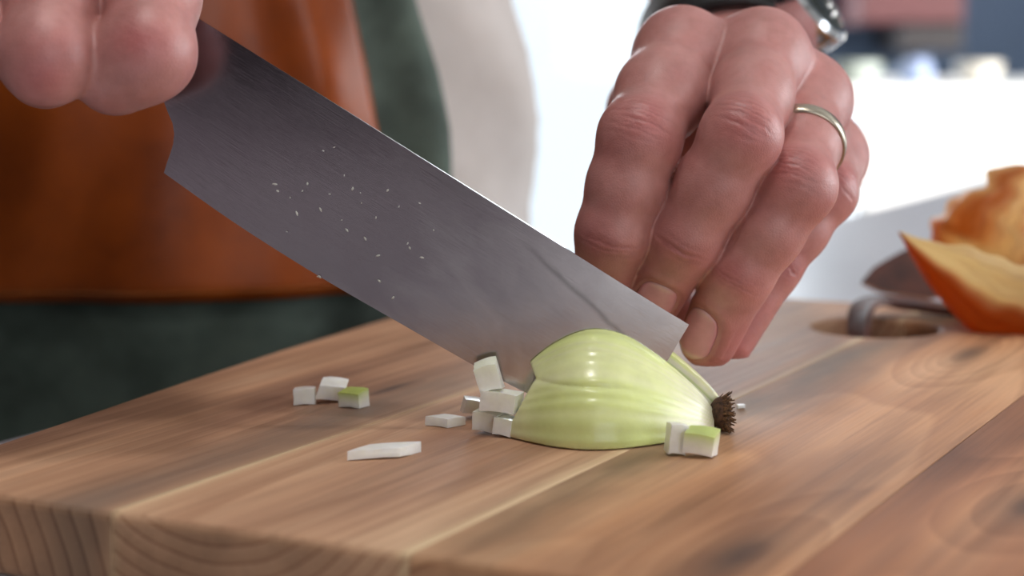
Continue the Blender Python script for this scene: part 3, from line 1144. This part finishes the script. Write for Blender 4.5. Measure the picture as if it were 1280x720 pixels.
# ================================================================== PERSON
m_handskin, t, b = mk('skin')
h = NT(t)
a = h.attr('tint').outputs['Color']
nz = h.noise(h.obj(), 320, 4, 0.6)
nz2 = h.noise(h.obj(), 70, 3, 0.6)
col = h.mix(1.0, a, h.ramp(nz2, [(0.3, (0.86, 0.80, 0.79, 1)), (0.7, (1.08, 1.06, 1.05, 1))]), 'MULTIPLY')
col = h.mix(1.0, col, h.ramp(nz, [(0.3, (0.93, 0.90, 0.89, 1)), (0.6, (1.02, 1.02, 1.02, 1))]), 'MULTIPLY')
h.put(b.inputs['Base Color'], col)
b.inputs['Roughness'].default_value = 0.40
b.inputs['Specular IOR Level'].default_value = 0.5
b.inputs['Subsurface Weight'].default_value = 0.22
b.inputs['Subsurface Radius'].default_value = (1.0, 0.35, 0.2)
b.inputs['Subsurface Scale'].default_value = 0.0022
vor = h.n('ShaderNodeTexVoronoi', feature='DISTANCE_TO_EDGE')
vor.inputs['Scale'].default_value = 1100
h.put(vor.inputs['Vector'], h.obj())
hgt = h.math('ADD', h.math('MULTIPLY', h.math('MINIMUM', vor.outputs['Distance'], 0.25), 1.2), h.math('MULTIPLY', nz, 0.6))
h.put(b.inputs['Normal'], h.bump(hgt, 0.28, 0.0004))
m_nail, t, b = mk('fingernail')
h = NT(t)
a = h.attr('tint').outputs['Color']
h.put(b.inputs['Base Color'], h.mix(1.0, a, h.ramp(h.noise(h.obj(), 400, 3), [(0.3, (0.9, 0.88, 0.87, 1)), (0.7, (1, 1, 1, 1))]), 'MULTIPLY'))
b.inputs['Roughness'].default_value = 0.32
b.inputs['Subsurface Weight'].default_value = 0.15
b.inputs['Subsurface Scale'].default_value = 0.002

person = empty('person', (-0.172, 0.94, ZF), 'person in a leather-fronted green apron, slicing an onion with both hands', 'person')
PO = np.array([-0.172, 0.94, ZF])

CAMV = np.array([0, 0, CH])


class Finger:
    def __init__(s, pix, rad, roll=0.0, bulge=1.0, nail=None):
        s.j = [P(*p) for p in pix]
        s.r = [x / 1000 for x in rad]
        s.bulge = bulge
        s.nail = nail
        s.fr = []
        for i in range(3):
            ax = norm(s.j[i + 1] - s.j[i])
            n = norm(CAMV - s.j[i])
            n = norm(n - ax * (n @ ax))
            bb = np.cross(ax, n)
            n2 = n * math.cos(roll) + bb * math.sin(roll)
            s.fr.append((ax, n2, np.cross(ax, n2)))

    mid = 0.500

    def near_part(s, p):
        A, Bq = s.j[:2]
        r0, r1 = s.r[:2]
        m1 = (A + Bq) / 2
        rm = (r0 + r1) * s.mid
        return smin(cap(p, A, m1, r0, rm), cap(p, m1, Bq, rm, r1), 0.006) + 0.0003

    def far_part(s, p):
        A, Bq, C, D = s.j
        r0, r1, r2, r3 = s.r
        m2 = (Bq + C) / 2
        d = smin(cap(p, Bq, m2, r1, (r1 + r2) * 0.516), cap(p, m2, C, (r1 + r2) * 0.516, r2), 0.003)
        d = smin(d, cap(p, C, D, r2, r3), 0.003)
        n = norm(s.fr[0][1] + s.fr[1][1])
        return smin(d, ell(p, Bq + n * r1 * 0.08, np.stack(s.fr[1]), (r1 * 0.95, r1 * 0.92, r1 * 0.96)), 0.003)

    def sdf(s, p):
        return smin(s.near_part(p), s.far_part(p), 0.003)


def make_hand(fingers, palm, k_palm, extra, lo, hi, hres, webs=()):
    def fn(p):
        pd = None
        for a, b_, ra, rb in palm:
            d = cap(p, a, b_, ra, rb)
            pd = d if pd is None else smin(pd, d, 0.010)
        for c, ax, rad in extra:
            pd = smin(pd, ell(p, c, ax, rad), 0.007)
        near = far = None
        for f in fingers:
            d, e = f.near_part(p), f.far_part(p)
            near = d if near is None else smin(near, d, 0.0014)
            far = e if far is None else smin(far, e, 0.0009)
        out = smin(pd, smin(near, far, 0.005), k_palm)
        for a, b_, ra in webs:
            out = smin(out, cap(p, a, b_, ra, ra), 0.006)
        return out
    V, Q = surface_nets(fn, lo, hi, hres)

    def grad(X):
        e = 0.0003
        g = np.stack([fn((X + np.eye(3)[i] * e).astype(np.float32)) - fn((X - np.eye(3)[i] * e).astype(np.float32)) for i in range(3)], -1) / (2 * e)
        return g.astype(float)
    for _ in range(2):                       # settle the vertices on the true surface
        g = grad(V)
        V = V - np.clip(fn(V.astype(np.float32)), -hres, hres)[:, None] * g / np.maximum((g ** 2).sum(-1, keepdims=True), 0.3)
    g = grad(V)
    N = g / (np.linalg.norm(g, axis=1, keepdims=True) + 1e-9)
    return V, N, Q


SK = lin3(183, 128, 123)
SK_RED = lin3(176, 92, 92)
SK_PALE = lin3(187, 138, 132)


def dress_hand(V, N, fingers, seed=1, strength=1.0):
    """knuckle creases, nail beds and skin tone on a raw hand surface"""
    r_ = np.random.default_rng(seed)
    disp = np.zeros(len(V))
    col = np.repeat(SK[None], len(V), 0)
    red = np.zeros(len(V))
    pale = np.zeros(len(V))
    dark = np.zeros(len(V))
    Vf = V.astype(np.float32)
    own = np.argmin(np.stack([f.sdf(Vf) for f in fingers]), 0)
    for fi, f in enumerate(fingers):
        mine = own == fi
        for ji in (1, 2):
            J = f.j[ji]
            r0 = f.r[ji]
            ax = norm(f.fr[ji - 1][0] + f.fr[ji][0])
            n = norm(f.fr[ji - 1][1] + f.fr[ji][1])
            n = norm(n - ax * (n @ ax))
            bb = np.cross(ax, n)
            q = V - J
            x, y, z = q @ ax, q @ bb, q @ n
            near = mine & (np.abs(x) < 0.015) & (z > r0 * 0.1) & (z < r0 * 1.7)
            win = np.where(near, sstep(0.15 * r0, 0.7 * r0, z), 0)
            if ji == 1:
                lines = [(-6.4, .35), (-4.9, .55), (-3.4, .45), (-2.2, .8), (-0.7, .55), (0.5, .9), (2.2, .5), (3.3, .7), (5.2, .35)]
            else:
                lines = [(-2.3, .4), (-0.8, 1.0), (0.5, .75), (2.0, .35)]
            for c, a_ in lines:
                c0 = (c + r_.uniform(-.35, .35)) * 0.001 * (r0 / 0.0105)
                y0, ext = r_.uniform(-.25, .25) * r0, r_.uniform(.45, .8) * r0
                slant, p1, p2 = r_.uniform(-.08, .08), r_.uniform(0, 6), r_.uniform(0, 6)
                arch = -0.35 * c0 / r0 ** 2
                xc = c0 + arch * y ** 2 + slant * y + 0.00022 * np.sin(y * 700 + p1) + 0.00010 * np.sin(y * 2300 + p2)
                wv = np.exp(-(np.abs(y - y0) / ext) ** 4)
                sg = 0.00034 * r_.uniform(.8, 1.5)
                g = np.exp(-((x - xc) / sg) ** 2) * wv * win * a_ * strength
                disp -= 0.00024 * g
                disp += 0.00010 * np.exp(-((x - xc - 0.0009) / 0.0006) ** 2) * wv * win * a_ * strength
                dark = np.maximum(dark, g * 0.55)
            wid = 0.0075 if ji == 1 else 0.0055
            red = np.maximum(red, np.exp(-((x / wid) ** 2 + (y / (0.75 * r0)) ** 2)) * (z > 0) * mine * (0.55 if ji == 1 else 0.42))
        dt = np.linalg.norm(V - f.j[3], axis=1)
        red = np.maximum(red, 0.5 * np.exp(-(dt / (f.r[3] * 1.5)) ** 2) * mine)
        for i in (0, 1):
            m = (f.j[i] * 0.5 + f.j[i + 1] * 0.5)
            dm = np.linalg.norm(V - m, axis=1)
            pale = np.maximum(pale, 0.5 * np.exp(-(dm / (f.r[i] * 1.25)) ** 2))
        if f.nail:
            ax, n, bb = f.nframe
            q = V - f.nc
            x, y, z = q @ ax, q @ bb, q @ n
            hl, hw = f.nl / 2, f.nw / 2
            e = ((np.abs(x) / (hl + 0.0009)) ** 3 + (np.abs(y) / (hw + 0.0009)) ** 3) ** (1 / 3)
            e2 = ((np.abs(x) / (hl + 0.0022)) ** 3 + (np.abs(y) / (hw + 0.0022)) ** 3) ** (1 / 3)
            on = mine & (z > -0.0055)
            disp -= 0.0006 * sstep(1.0, 0.85, e) * on
            disp += 0.00022 * np.exp(-((e2 - 1.0) / 0.10) ** 2) * on * (x < hl * 0.6)
            dark = np.maximum(dark, 0.45 * np.exp(-((e - 1.0) / 0.08) ** 2) * on * (x < hl * 0.8))
    tone = 0.12 * np.sin(V[:, 0] * 310 + 2 * np.sin(V[:, 2] * 170)) + 0.1 * np.sin(V[:, 2] * 410 + V[:, 1] * 230)
    red = np.clip(red + tone * 0.6, 0, 1)
    col = col + (SK_PALE - col) * pale[:, None]
    col = col + (SK_RED - col) * red[:, None]
    col = col * (1 - dark[:, None] * np.array([0.42, 0.60, 0.60]))
    return V + N * disp[:, None], col


def set_nail(f, length, width, shift=0.0, roll=0.0):
    """where the nail lies on the last joint"""
    ax, n, bb = f.fr[2]
    n2 = n * math.cos(roll) + bb * math.sin(roll)
    f.nframe = (ax, n2, np.cross(ax, n2))
    L = np.linalg.norm(f.j[3] - f.j[2])
    f.nl, f.nw = length, width
    f.nail = True
    f.nr = f.r[3] + (f.r[2] - f.r[3]) * 0.25
    f.nc = f.j[2] + ax * (L + f.r[3] * 0.55 - length / 2 + shift) + n2 * f.nr * 0.95
    f.ncore = f.nc - n2 * f.nr * 0.95


def nail_mesh(f, parent):
    ax, n, bb = f.nframe
    nu, nv = 15, 13
    grid = []
    cols = []
    rad = f.nr * 1.0
    for i in range(nu):
        s_ = -1 + 2 * i / (nu - 1)
        for j in range(nv):
            w = -1 + 2 * j / (nv - 1)
            # rounded outline
            ww = w * (1 - 0.28 * max(0, -s_) ** 3 - 0.30 * max(0, s_) ** 4)
            an = ww * (f.nw / 2) / rad
            x = s_ * f.nl / 2 * (1 - 0.20 * w * w * (1 if s_ > 0 else 0.9))
            drop = 0.0012 * max(0, s_) ** 2 + (f.r[2] - f.r[3]) * 0.0
            p = f.ncore + ax * x + (n * math.cos(an) + bb * math.sin(an)) * (rad * 0.985 + 0.00015) - n * drop
            grid.append(p)
            base = lin3(200, 138, 142)
            tipc = lin3(212, 172, 158)
            lun = lin3(216, 176, 170)
            k = float(sstep(0.72, 0.90, s_))
            l = float(sstep(-0.62, -0.9, s_ + 0.25 * w * w))
            c = base * (1 - k) + tipc * k
            cols.append(c * (1 - 0.6 * l) + lun * 0.6 * l)
    grid = np.array(grid)
    inner = grid - n * 0.0007
    V = np.concatenate([grid, inner])
    M = nu * nv
    Fc = []
    for i in range(nu - 1):
        for j in range(nv - 1):
            q = i * nv + j
            Fc += [(q, q + 1, q + nv + 1, q + nv), (M + q, M + q + nv, M + q + nv + 1, M + q + 1)]
    for i in range(nu - 1):
        for j in (0, nv - 1):
            q = i * nv + j
            Fc.append((q, q + nv, M + q + nv, M + q))
    for j in range(nv - 1):
        for i in (0, nu - 1):
            q = i * nv + j
            Fc.append((q, q + 1, M + q + 1, M + q))
    o = mesh('fingernail', V - PO, Fc, m_nail, parent)
    colour_attr(o, np.array(cols + cols))
    return o


# ---------------- the hand that steadies the onion
Lf = [
    Finger([(852, 70, .552), (800, 172, .512), (766, 292, .513), (752, 362, .524)], (12.6, 10.8, 10.2, 8.6), 0.15),
    Finger([(952, 72, .552), (926, 170, .508), (856, 300, .513), (811, 380, .523)], (12.2, 10.4, 10.0, 8.4), -0.1),
    Finger([(1008, 126, .558), (997, 233, .514), (922, 345, .516), (886, 424, .521)], (11.8, 10.0, 9.6, 8.5), 0.1),
    Finger([(1036, 196, .574), (1030, 240, .548), (966, 335, .541), (912, 428, .534)], (10.6, 8.9, 8.0, 7.0), -0.4),
    Finger([(812, 140, .622), (805, 215, .597), (815, 305, .570), (835, 375, .548)], (13.0, 11.5, 10.5, 9.0), 0.0),
]
Lf[0].mid = 0.540
set_nail(Lf[0], 0.013, 0.0125)
set_nail(Lf[1], 0.0135, 0.0118, -0.0035, -0.05)
set_nail(Lf[2], 0.0150, 0.0120, 0.0005, 0.42)
wristL = P(918, 108, .662)
palmL = [(Lf[0].j[0], wristL + (-0.008, 0, 0), .0122, .020), (Lf[1].j[0], wristL, .0122, .022), (Lf[2].j[0], wristL + (0.006, 0, 0), .0120, .021),
         (Lf[3].j[0], wristL + (0.012, 0, -0.004), .0110, .019), (Lf[4].j[0], wristL + (-0.005, -0.005, -0.012), .013, .017),
         (P(900, 150, .60), P(960, 150, .60), .015, .015), (wristL, wristL + np.array([0.0, 0.055, 0.032]), .0255, .0275)]
exL = []
for f, k in ((Lf[0], 0.92), (Lf[1], 0.98), (Lf[2], 0.9)):
    exL.append((f.j[0] + np.array([0, 0.002, 0.0]), np.eye(3), (.0118 * k, .0125 * k, .0128 * k)))
websL = []
for f, g, ra in ((Lf[0], Lf[1], .0045), (Lf[1], Lf[2], .0045), (Lf[2], Lf[3], .005)):
    a_ = f.j[0] * 0.74 + f.j[1] * 0.26
    b_ = g.j[0] * 0.74 + g.j[1] * 0.26
    websL.append((a_ + np.array([0, 0.004, 0]), b_ + np.array([0, 0.004, 0]), ra))
lo = np.min([P(725, 0, .54)], axis=0)
VL, NL, QL = make_hand(Lf, palmL, 0.008, exL, (0.015, 0.488, 0.012), (0.135, 0.715, 0.152), 0.00055, websL)
VL, CL = dress_hand(VL, NL, Lf, 1)

# ---------------- the hand on the knife
Rf = [
    Finger([(196, -78, .492), (184, 66, .4635), (143, 92, .4665), (122, 80, .490)], (12.4, 11.2, 9.8, 8.6), 0.0),
    Finger([(74, -84, .489), (59, 70, .4585), (56, 84, .478), (60, 60, .500)], (12.2, 11.2, 10.0, 8.6), 0.0),
    Finger([(-34, -84, .489), (-56, 60, .4620), (-54, 66, .482), (-50, 40, .500)], (12.6, 11.0, 9.6, 8.4), 0.0),
    Finger([(-130, -70, .492), (-152, 30, .470), (-150, 36, .487), (-146, 12, .502)], (11.4, 9.6, 8.4, 7.4), 0.0),
    Finger([(120, -170, .535), (150, -125, .530), (185, -75, .520), (212, -38, .508)], (13.5, 11.5, 10.5, 9.0), 0.0),
]
Rf[4].bulge = 0
wristR = P(-40, -420, .575)
palmR = [(Rf[0].j[0], wristR + (0.014, 0, 0), .0135, .022), (Rf[1].j[0], wristR + (0.004, 0, 0), .0135, .023), (Rf[2].j[0], wristR, .0130, .022),
         (Rf[3].j[0], wristR + (-0.012, 0, 0), .0120, .020), (Rf[4].j[0], wristR + (0.012, 0.008, 0), .016, .021), (wristR, wristR + np.array([-0.03, 0.045, 0.035]), .026, .028)]
VR, NR, QR = make_hand(Rf, palmR, 0.006, [], (-0.215, 0.430, 0.060), (-0.055, 0.655, 0.300), 0.0010)
VR, CR = dress_hand(VR, NR, Rf, 2, 0.3)

# ---------------- forearms, upper body under the clothes, neck and head (coarser)
elbL = np.array([0.118, 0.885, 0.262])
shL = np.array([0.03, 0.94, 0.53])
elbR = np.array([-0.40, 0.80, 0.26])
shR = np.array([-0.375, 0.95, 0.53])
wl2 = wristL + np.array([0.0, 0.045, 0.026])
wr2 = wristR + np.array([-0.024, 0.036, 0.028])
neck = np.array([-0.172, 0.93, 0.60])
head = np.array([-0.168, 0.895, 0.735])


def body_fn(p):
    d = smin(cap(p, wl2, elbL * 0.6 + wl2 * 0.4, .0250, .038), cap(p, elbL * 0.6 + wl2 * 0.4, elbL, .040, .041), 0.02)
    d = smin(d, cap(p, elbL, shL, .042, .055), 0.02)
    d2 = smin(cap(p, wr2, elbR * 0.6 + wr2 * 0.4, .0265, .041), cap(p, elbR * 0.6 + wr2 * 0.4, elbR, .041, .042), 0.02)
    d2 = smin(d2, cap(p, elbR, shR, .042, .055), 0.02)
    d = np.minimum(d, d2)
    d = smin(d, cap(p, shR, shL, .06, .06), 0.05)
    d = smin(d, cap(p, neck - (0, 0, 0.25), neck, .11, .058), 0.05)
    hd = ell(p, head, np.eye(3), (.075, .095, .115))
    hd = smin(hd, ell(p, head + (0, -.02, -.065), np.eye(3), (.055, .06, .055)), 0.03)
    hd = smin(hd, cap(p, head + (0, -.088, .012), head + (0, -.106, -.026), .008, .015), 0.012)
    for sx in (-1, 1):
        hd = smin(hd, ell(p, head + (sx * .076, .0, -.005), np.eye(3), (.008, .02, .03)), 0.006)
        hd = np.maximum(hd, -ell(p, head + (sx * .032, -.092, .008), np.eye(3), (.014, .010, .009)))
    hd = smin(hd, ell(p, head + (0, -.078, -.062), np.eye(3), (.025, .012, .010)), 0.008)
    d = smin(d, smin(hd, cap(p, neck - (0, 0, 0.05), head, .056, .05), 0.02), 0.02)
    return d


VB, QB = surface_nets(body_fn, (-0.50, 0.50, 0.02), (0.20, 1.08, 0.88), 0.0075)
CB = np.repeat(SK[None], len(VB), 0)
V = np.concatenate([VL, VR, VB]) - PO
Q = np.concatenate([QL, QR + len(VL), QB + len(VL) + len(VR)])
body = link('body', np_mesh('body', V, Q), m_handskin, person)
colour_attr(body, np.concatenate([CL, CR, CB]))
for f in Lf[:3]:
    nail_mesh(f, person)

m_hair = plain('brown_hair', lin(70, 50, 38), 0.6, scale=200)
VHr, QHr = surface_nets(lambda p: np.maximum(ell(p, head + (0, .014, .022), np.eye(3), (.084, .098, .112)), -ell(p, head + (0, -.09, -.055), np.eye(3), (.09, .09, .105))), head - 0.15, head + 0.15, 0.006)
link('hair', np_mesh('hair', VHr - PO, QHr), m_hair, person)
for sx in (-1, 1):
    bm = bmesh.new()
    bmesh.ops.create_uvsphere(bm, u_segments=16, v_segments=10, radius=0.011, matrix=Matrix.Translation(Vector(head + (sx * .032, -.083, .008) - PO)))
    from_bm('eye', bm, plain('eye_white', lin(225, 222, 218), 0.2), person, smooth=True)

# ---------------- clothes
TC = np.array([-0.172, 0.916])
TA, TB = 0.190, 0.136
za = np.array([-0.20, -0.05, 0.02, 0.065, 0.09, 0.125, 0.20, 0.32, 0.42, 0.50, 0.55])
fa = np.array([1.02, 1.0, 1.0, 0.995, 0.965, 0.90, 0.88, 0.95, 1.02, 1.0, 0.80])


def torso(al, z, off=0.0):
    k = float(np.interp(z, za, fa))
    kb = float(np.interp(z, [-0.2, 0.1, 0.3, 0.45, 0.55], [1.0, 1.0, 1.0, 0.98, 0.75]))
    return np.array([TC[0] + (TA * k + off) * math.sin(al), TC[1] - (TB * kb + off) * math.cos(al), z])


m_shirt, t, b = mk('off_white_cotton')
h = NT(t)
wv1 = h.n('ShaderNodeTexWave')
wv1.inputs['Scale'].default_value = 700
h.put(wv1.inputs['Vector'], h.obj())
h.put(b.inputs['Base Color'], h.ramp(h.noise(h.obj(), 25, 4), [(0.3, lin(184, 174, 168)), (0.7, lin(202, 193, 188))]))
b.inputs['Roughness'].default_value = 0.9
h.put(b.inputs['Normal'], h.bump(wv1.outputs['Fac'], 0.2, 0.0003))
rings = []
for z in np.linspace(-0.20, 0.55, 46):
    ring = []
    for al in np.linspace(0, 2 * math.pi, 96, endpoint=False):
        fold = 0.004 * math.sin(3 * al + z * 38) + 0.003 * math.sin(7 * al - z * 22 + 1) + 0.002 * math.sin(13 * al + z * 60)
        amt = max(0, math.sin(al)) if z < 0.2 else 0.6
        ring.append(torso(al, z, fold * (0.25 + 0.75 * amt) - 0.004))
    rings.append(np.array(ring) - PO)
Vs, Fs = loft(rings)
Vs, Fs = list(Vs), list(Fs)
for sh, el in ((shL, elbL), (shR, elbR)):
    inn = sh + (np.array([TC[0], TC[1], 0.50]) - sh) * 0.35
    Vt, Ft = tube(smooth_path([inn, sh, sh * 0.5 + el * 0.5, sh * 0.15 + el * 0.85], 14) - PO, [.075] * 5 + [.068] * 4 + [.064] * 5, 24)
    n0 = len(Vs)
    Vs += list(Vt)
    Fs += [tuple(i + n0 for i in f) for f in Ft]
sh_o = mesh('shirt', Vs, Fs, m_shirt, person)
sh_o['label'] = 'off-white cotton shirt'

m_denim, t, b = mk('green_denim')
h = NT(t)
x, y, z = h.sep(h.obj())
tw = h.math('SINE', h.math('MULTIPLY', h.math('ADD', x, h.math('MULTIPLY', z, 0.6)), 6500.0))
worn = h.noise(h.obj(), 14, 4, 0.6)
h.put(b.inputs['Base Color'], h.ramp(h.math('ADD', worn, h.math('MULTIPLY', tw, 0.04)), [(0.35, lin(50, 60, 54)), (0.7, lin(100, 114, 104))]))
b.inputs['Roughness'].default_value = 0.85
h.put(b.inputs['Normal'], h.bump(tw, 0.3, 0.0003))
m_hide, t, b = mk('cognac_leather')
h = NT(t)
h.put(b.inputs['Base Color'], h.ramp(h.noise(h.obj(), 22, 5, 0.6), [(0.3, lin(120, 52, 12)), (0.7, lin(166, 78, 22))]))
b.inputs['Roughness'].default_value = 0.36
b.inputs['Specular IOR Level'].default_value = 0.4
h.put(b.inputs['Normal'], h.bump(h.noise(h.obj(), 700, 3), 0.25, 0.0004))


def sheet(name, a0, a1, z0, z1, off, thick, na, nz_, mat, parent, fold, hem=None):
    """a thin garment panel wrapped on the torso between two angles"""
    out, inn = [], []
    for i in range(nz_):
        fz = i / (nz_ - 1)
        for j in range(na):
            fj = j / (na - 1)
            lo_ = a0(0) if callable(a0) else a0
            z = z0 + (z1 - z0) * fz
            A0 = a0(z) if callable(a0) else a0
            A1 = a1(z) if callable(a1) else a1
            al = A0 + (A1 - A0) * fj
            if hem:
                z = z + hem(al) * (1 - fz)
            zz = max(z, -0.2)
            o_ = off + fold(al, z)
            p = torso(al, zz, o_)
            p[2] = z
            q = torso(al, zz, o_ - thick)
            q[2] = z
            out.append(p - PO)
            inn.append(q - PO)
    V = np.array(out + inn)
    M = na * nz_
    Fc = []
    for i in range(nz_ - 1):
        for j in range(na - 1):
            q = i * na + j
            Fc += [(q, q + 1, q + na + 1, q + na), (M + q, M + q + na, M + q + na + 1, M + q + 1)]
    for i in range(nz_ - 1):
        for j in (0, na - 1):
            q = i * na + j
            Fc.append((q, q + na, M + q + na, M + q))
    for j in range(na - 1):
        for i in (0, nz_ - 1):
            q = i * na + j
            Fc.append((q, q + 1, M + q + 1, M + q))
    return mesh(name, V, Fc, mat, parent)


def fold_apron(al, z):
    side = sstep(0.45, 0.8, abs(al))
    return 0.0035 * side * math.sin(26 * al + 9 * z) + 0.0022 * math.sin(9 * al + 20 * z) + 0.0014 * math.sin(21 * al - 30 * z)


apron = sheet('apron', -1.05, lambda z: 0.80 + 0.10 * max(0, 0.02 - z), -0.42, 0.42, 0.0085, 0.0016, 90, 70, m_denim, person, fold_apron)
apron['label'] = 'dark green denim apron'


def fold_hide(al, z):
    return fold_apron(al, z) + 0.0012 * math.sin(5 * al + 14 * z) + 0.007 * math.exp(-((al - 0.46 + 0.6 * (z - 0.1)) / 0.07) ** 2) * sstep(0.03, 0.10, z)


ZP = P(220, 375, 0.776)[2]
hide = sheet('leather_panel', -0.9, lambda z: 0.628 - 0.25 * max(0.0, z - 0.06) - 0.02 * math.sin((z - ZP) * 16), ZP, 0.34, 0.0130, 0.0022, 80, 50, m_hide, apron, fold_hide, hem=lambda al: 0.0022 * al)
hide.parent = apron
hide['label'] = 'cognac leather apron front'
# stitching along the hem and edge of the leather
bm = bmesh.new()
m_thread = plain('waxed_thread', lin(176, 104, 44), 0.7)
def stitch(al, z, d_al, d_z):
    p = torso(al, z, 0.0133 + fold_hide(al, z)) - PO
    q = torso(al + d_al, z + d_z, 0.0133 + fold_hide(al + d_al, z + d_z)) - PO
    Vt, Ft = tube([p, q], 0.00035, 5)
    vs = [bm.verts.new(tuple(v)) for v in Vt]
    for f_ in Ft:
        bm.faces.new([vs[i] for i in f_])
for k in range(170):
    al = -0.85 + k * 0.0086
    if al < 0.6:
        stitch(al, ZP + 0.0040 + 0.0022 * al, 0.0058, 0)
st = from_bm('stitching', bm, m_thread, apron)
st['kind'] = 'stuff'

# trousers and shoes
m_trs = plain('dark_trousers', lin(48, 50, 56), 0.9, scale=60)
def leg_fn(p):
    d = None
    for sx in (-1, 1):
        hp = np.array([TC[0] + sx * 0.085, TC[1] + 0.0, -0.13])
        kn = np.array([TC[0] + sx * 0.10, TC[1] - 0.005, -0.47])
        an = np.array([TC[0] + sx * 0.11, TC[1] + 0.02, -0.86])
        e = smin(cap(p, hp, kn, .085, .062), cap(p, kn, an, .062, .055), 0.03)
        d = e if d is None else smin(d, e, 0.02)
    return smin(d, ell(p, (TC[0], TC[1], -0.12), np.eye(3), (.175, .118, .11)), 0.03)
Vt, Qt = surface_nets(leg_fn, (-0.40, 0.76, -0.94), (0.06, 1.10, 0.02), 0.012)
link('trousers', np_mesh('trousers', Vt - PO, Qt), m_trs, person)
m_shoe = plain('black_shoe', lin(28, 28, 30), 0.4)
for sx in (-1, 1):
    c = np.array([TC[0] + sx * 0.115, TC[1] - 0.05, ZF])
    V1, Q1 = surface_nets(lambda p: np.maximum(smin(ell(p, c + (0, -.03, .03), np.eye(3), (.05, .14, .05)), cap(p, c + (0, .06, .04), c + (0, .07, .10), .05, .05), 0.03), (ZF + 0.0015) - p[..., 2]), c + (-.09, -.2, -.01), c + (.09, .15, .17), 0.008)
    link('shoe', np_mesh('shoe', V1 - PO, Q1), m_shoe, person)

# ---------------- ring on the ring finger
m_gold = plain('pale_metal_ring', lin(176, 166, 150), 0.28, 1.0, var=0.02)
f = Lf[2]
ax = f.fr[0][0]
c = f.j[0] * 0.47 + f.j[1] * 0.53
ref = norm(np.cross(ax, [0, 1, 0]))
ref2 = np.cross(ax, ref)
rings = []
for k in range(64):
    th = 2 * math.pi * k / 64
    d = ref * math.cos(th) + ref2 * math.sin(th)
    sec = []
    for q in range(10):
        ph = 2 * math.pi * q / 10
        sec.append(c + d * (0.01195 + 0.0009 * math.cos(ph)) + ax * 0.0025 * math.sin(ph) - PO)
    rings.append(np.array(sec))
rings.append(rings[0])
Vr, Fr = loft(rings, cap=False)
rg = mesh('finger_ring', Vr, Fr, m_gold, person)
rg['label'] = 'plain pale metal ring'

# ---------------- wristwatch
m_strap = plain('black_watch_strap', lin(20, 20, 22), 0.45)
m_case = plain('polished_steel_case', lin(210, 212, 216), 0.12, 1.0, var=0.02)
m_dial = plain('dark_green_dial', lin(40, 42, 34), 0.25, scale=300)
wax = norm([0.0, 0.055, 0.032])
wc = wristL + wax * 0.019
wn = norm(np.array([0.72, -0.35, 0.60]) - wax * np.dot([0.72, -0.35, 0.60], wax))
wb = np.cross(wax, wn)
wat = bpy.data.objects.new('wristwatch', None)
COL.objects.link(wat)
wat.parent = person
wat.location = tuple(wc - PO)
rings = []
for k in range(72):
    th = 2 * math.pi * k / 72
    d = wn * math.cos(th) + wb * math.sin(th)
    r0 = 0.0300
    rings.append(np.array([d * r0 + wax * 0.0150, d * (r0 + 0.0034) + wax * 0.0140, d * (r0 + 0.0034) - wax * 0.0140, d * r0 - wax * 0.0150]))
rings.append(rings[0])
Vr, Fr = loft(rings, cap=False)
mesh('watch_strap', Vr, Fr, m_strap, wat)
def disc(name, prof, mat):
    th = np.linspace(0, 2 * math.pi, 48, endpoint=False)
    rr = [np.cos(th)[:, None] * wax * r + np.sin(th)[:, None] * wb * r + wn * z for r, z in prof]
    Vd, Fd = loft(rr)
    o = mesh(name, Vd, Fd, mat, wat)
    o.data.set_sharp_from_angle(angle=R(40))
    return o
disc('watch_case', [(0.0185, 0.0285), (0.0200, 0.0310), (0.0200, 0.0375), (0.0182, 0.0395), (0.0168, 0.0395), (0.0164, 0.0382)], m_case)
disc('watch_dial', [(0.0166, 0.0375), (0.0166, 0.0384)], m_dial)
for s_, w_, L in ((0.3, 0.0006, 0.012), (2.2, 0.0008, 0.008)):
    dr = wax * math.cos(s_) + wb * math.sin(s_)
    sd_ = np.cross(wn, dr)
    V4 = [wn * 0.0386 + sd_ * w_, wn * 0.0386 - sd_ * w_, wn * 0.0386 + dr * L - sd_ * w_ * .4, wn * 0.0386 + dr * L + sd_ * w_ * .4]
    V4 = V4 + [v + wn * 0.0003 for v in V4]
    mesh('watch_hand', V4, [(0, 1, 2, 3), (7, 6, 5, 4), (0, 4, 5, 1), (1, 5, 6, 2), (2, 6, 7, 3), (3, 7, 4, 0)], m_case, wat, smooth=False)
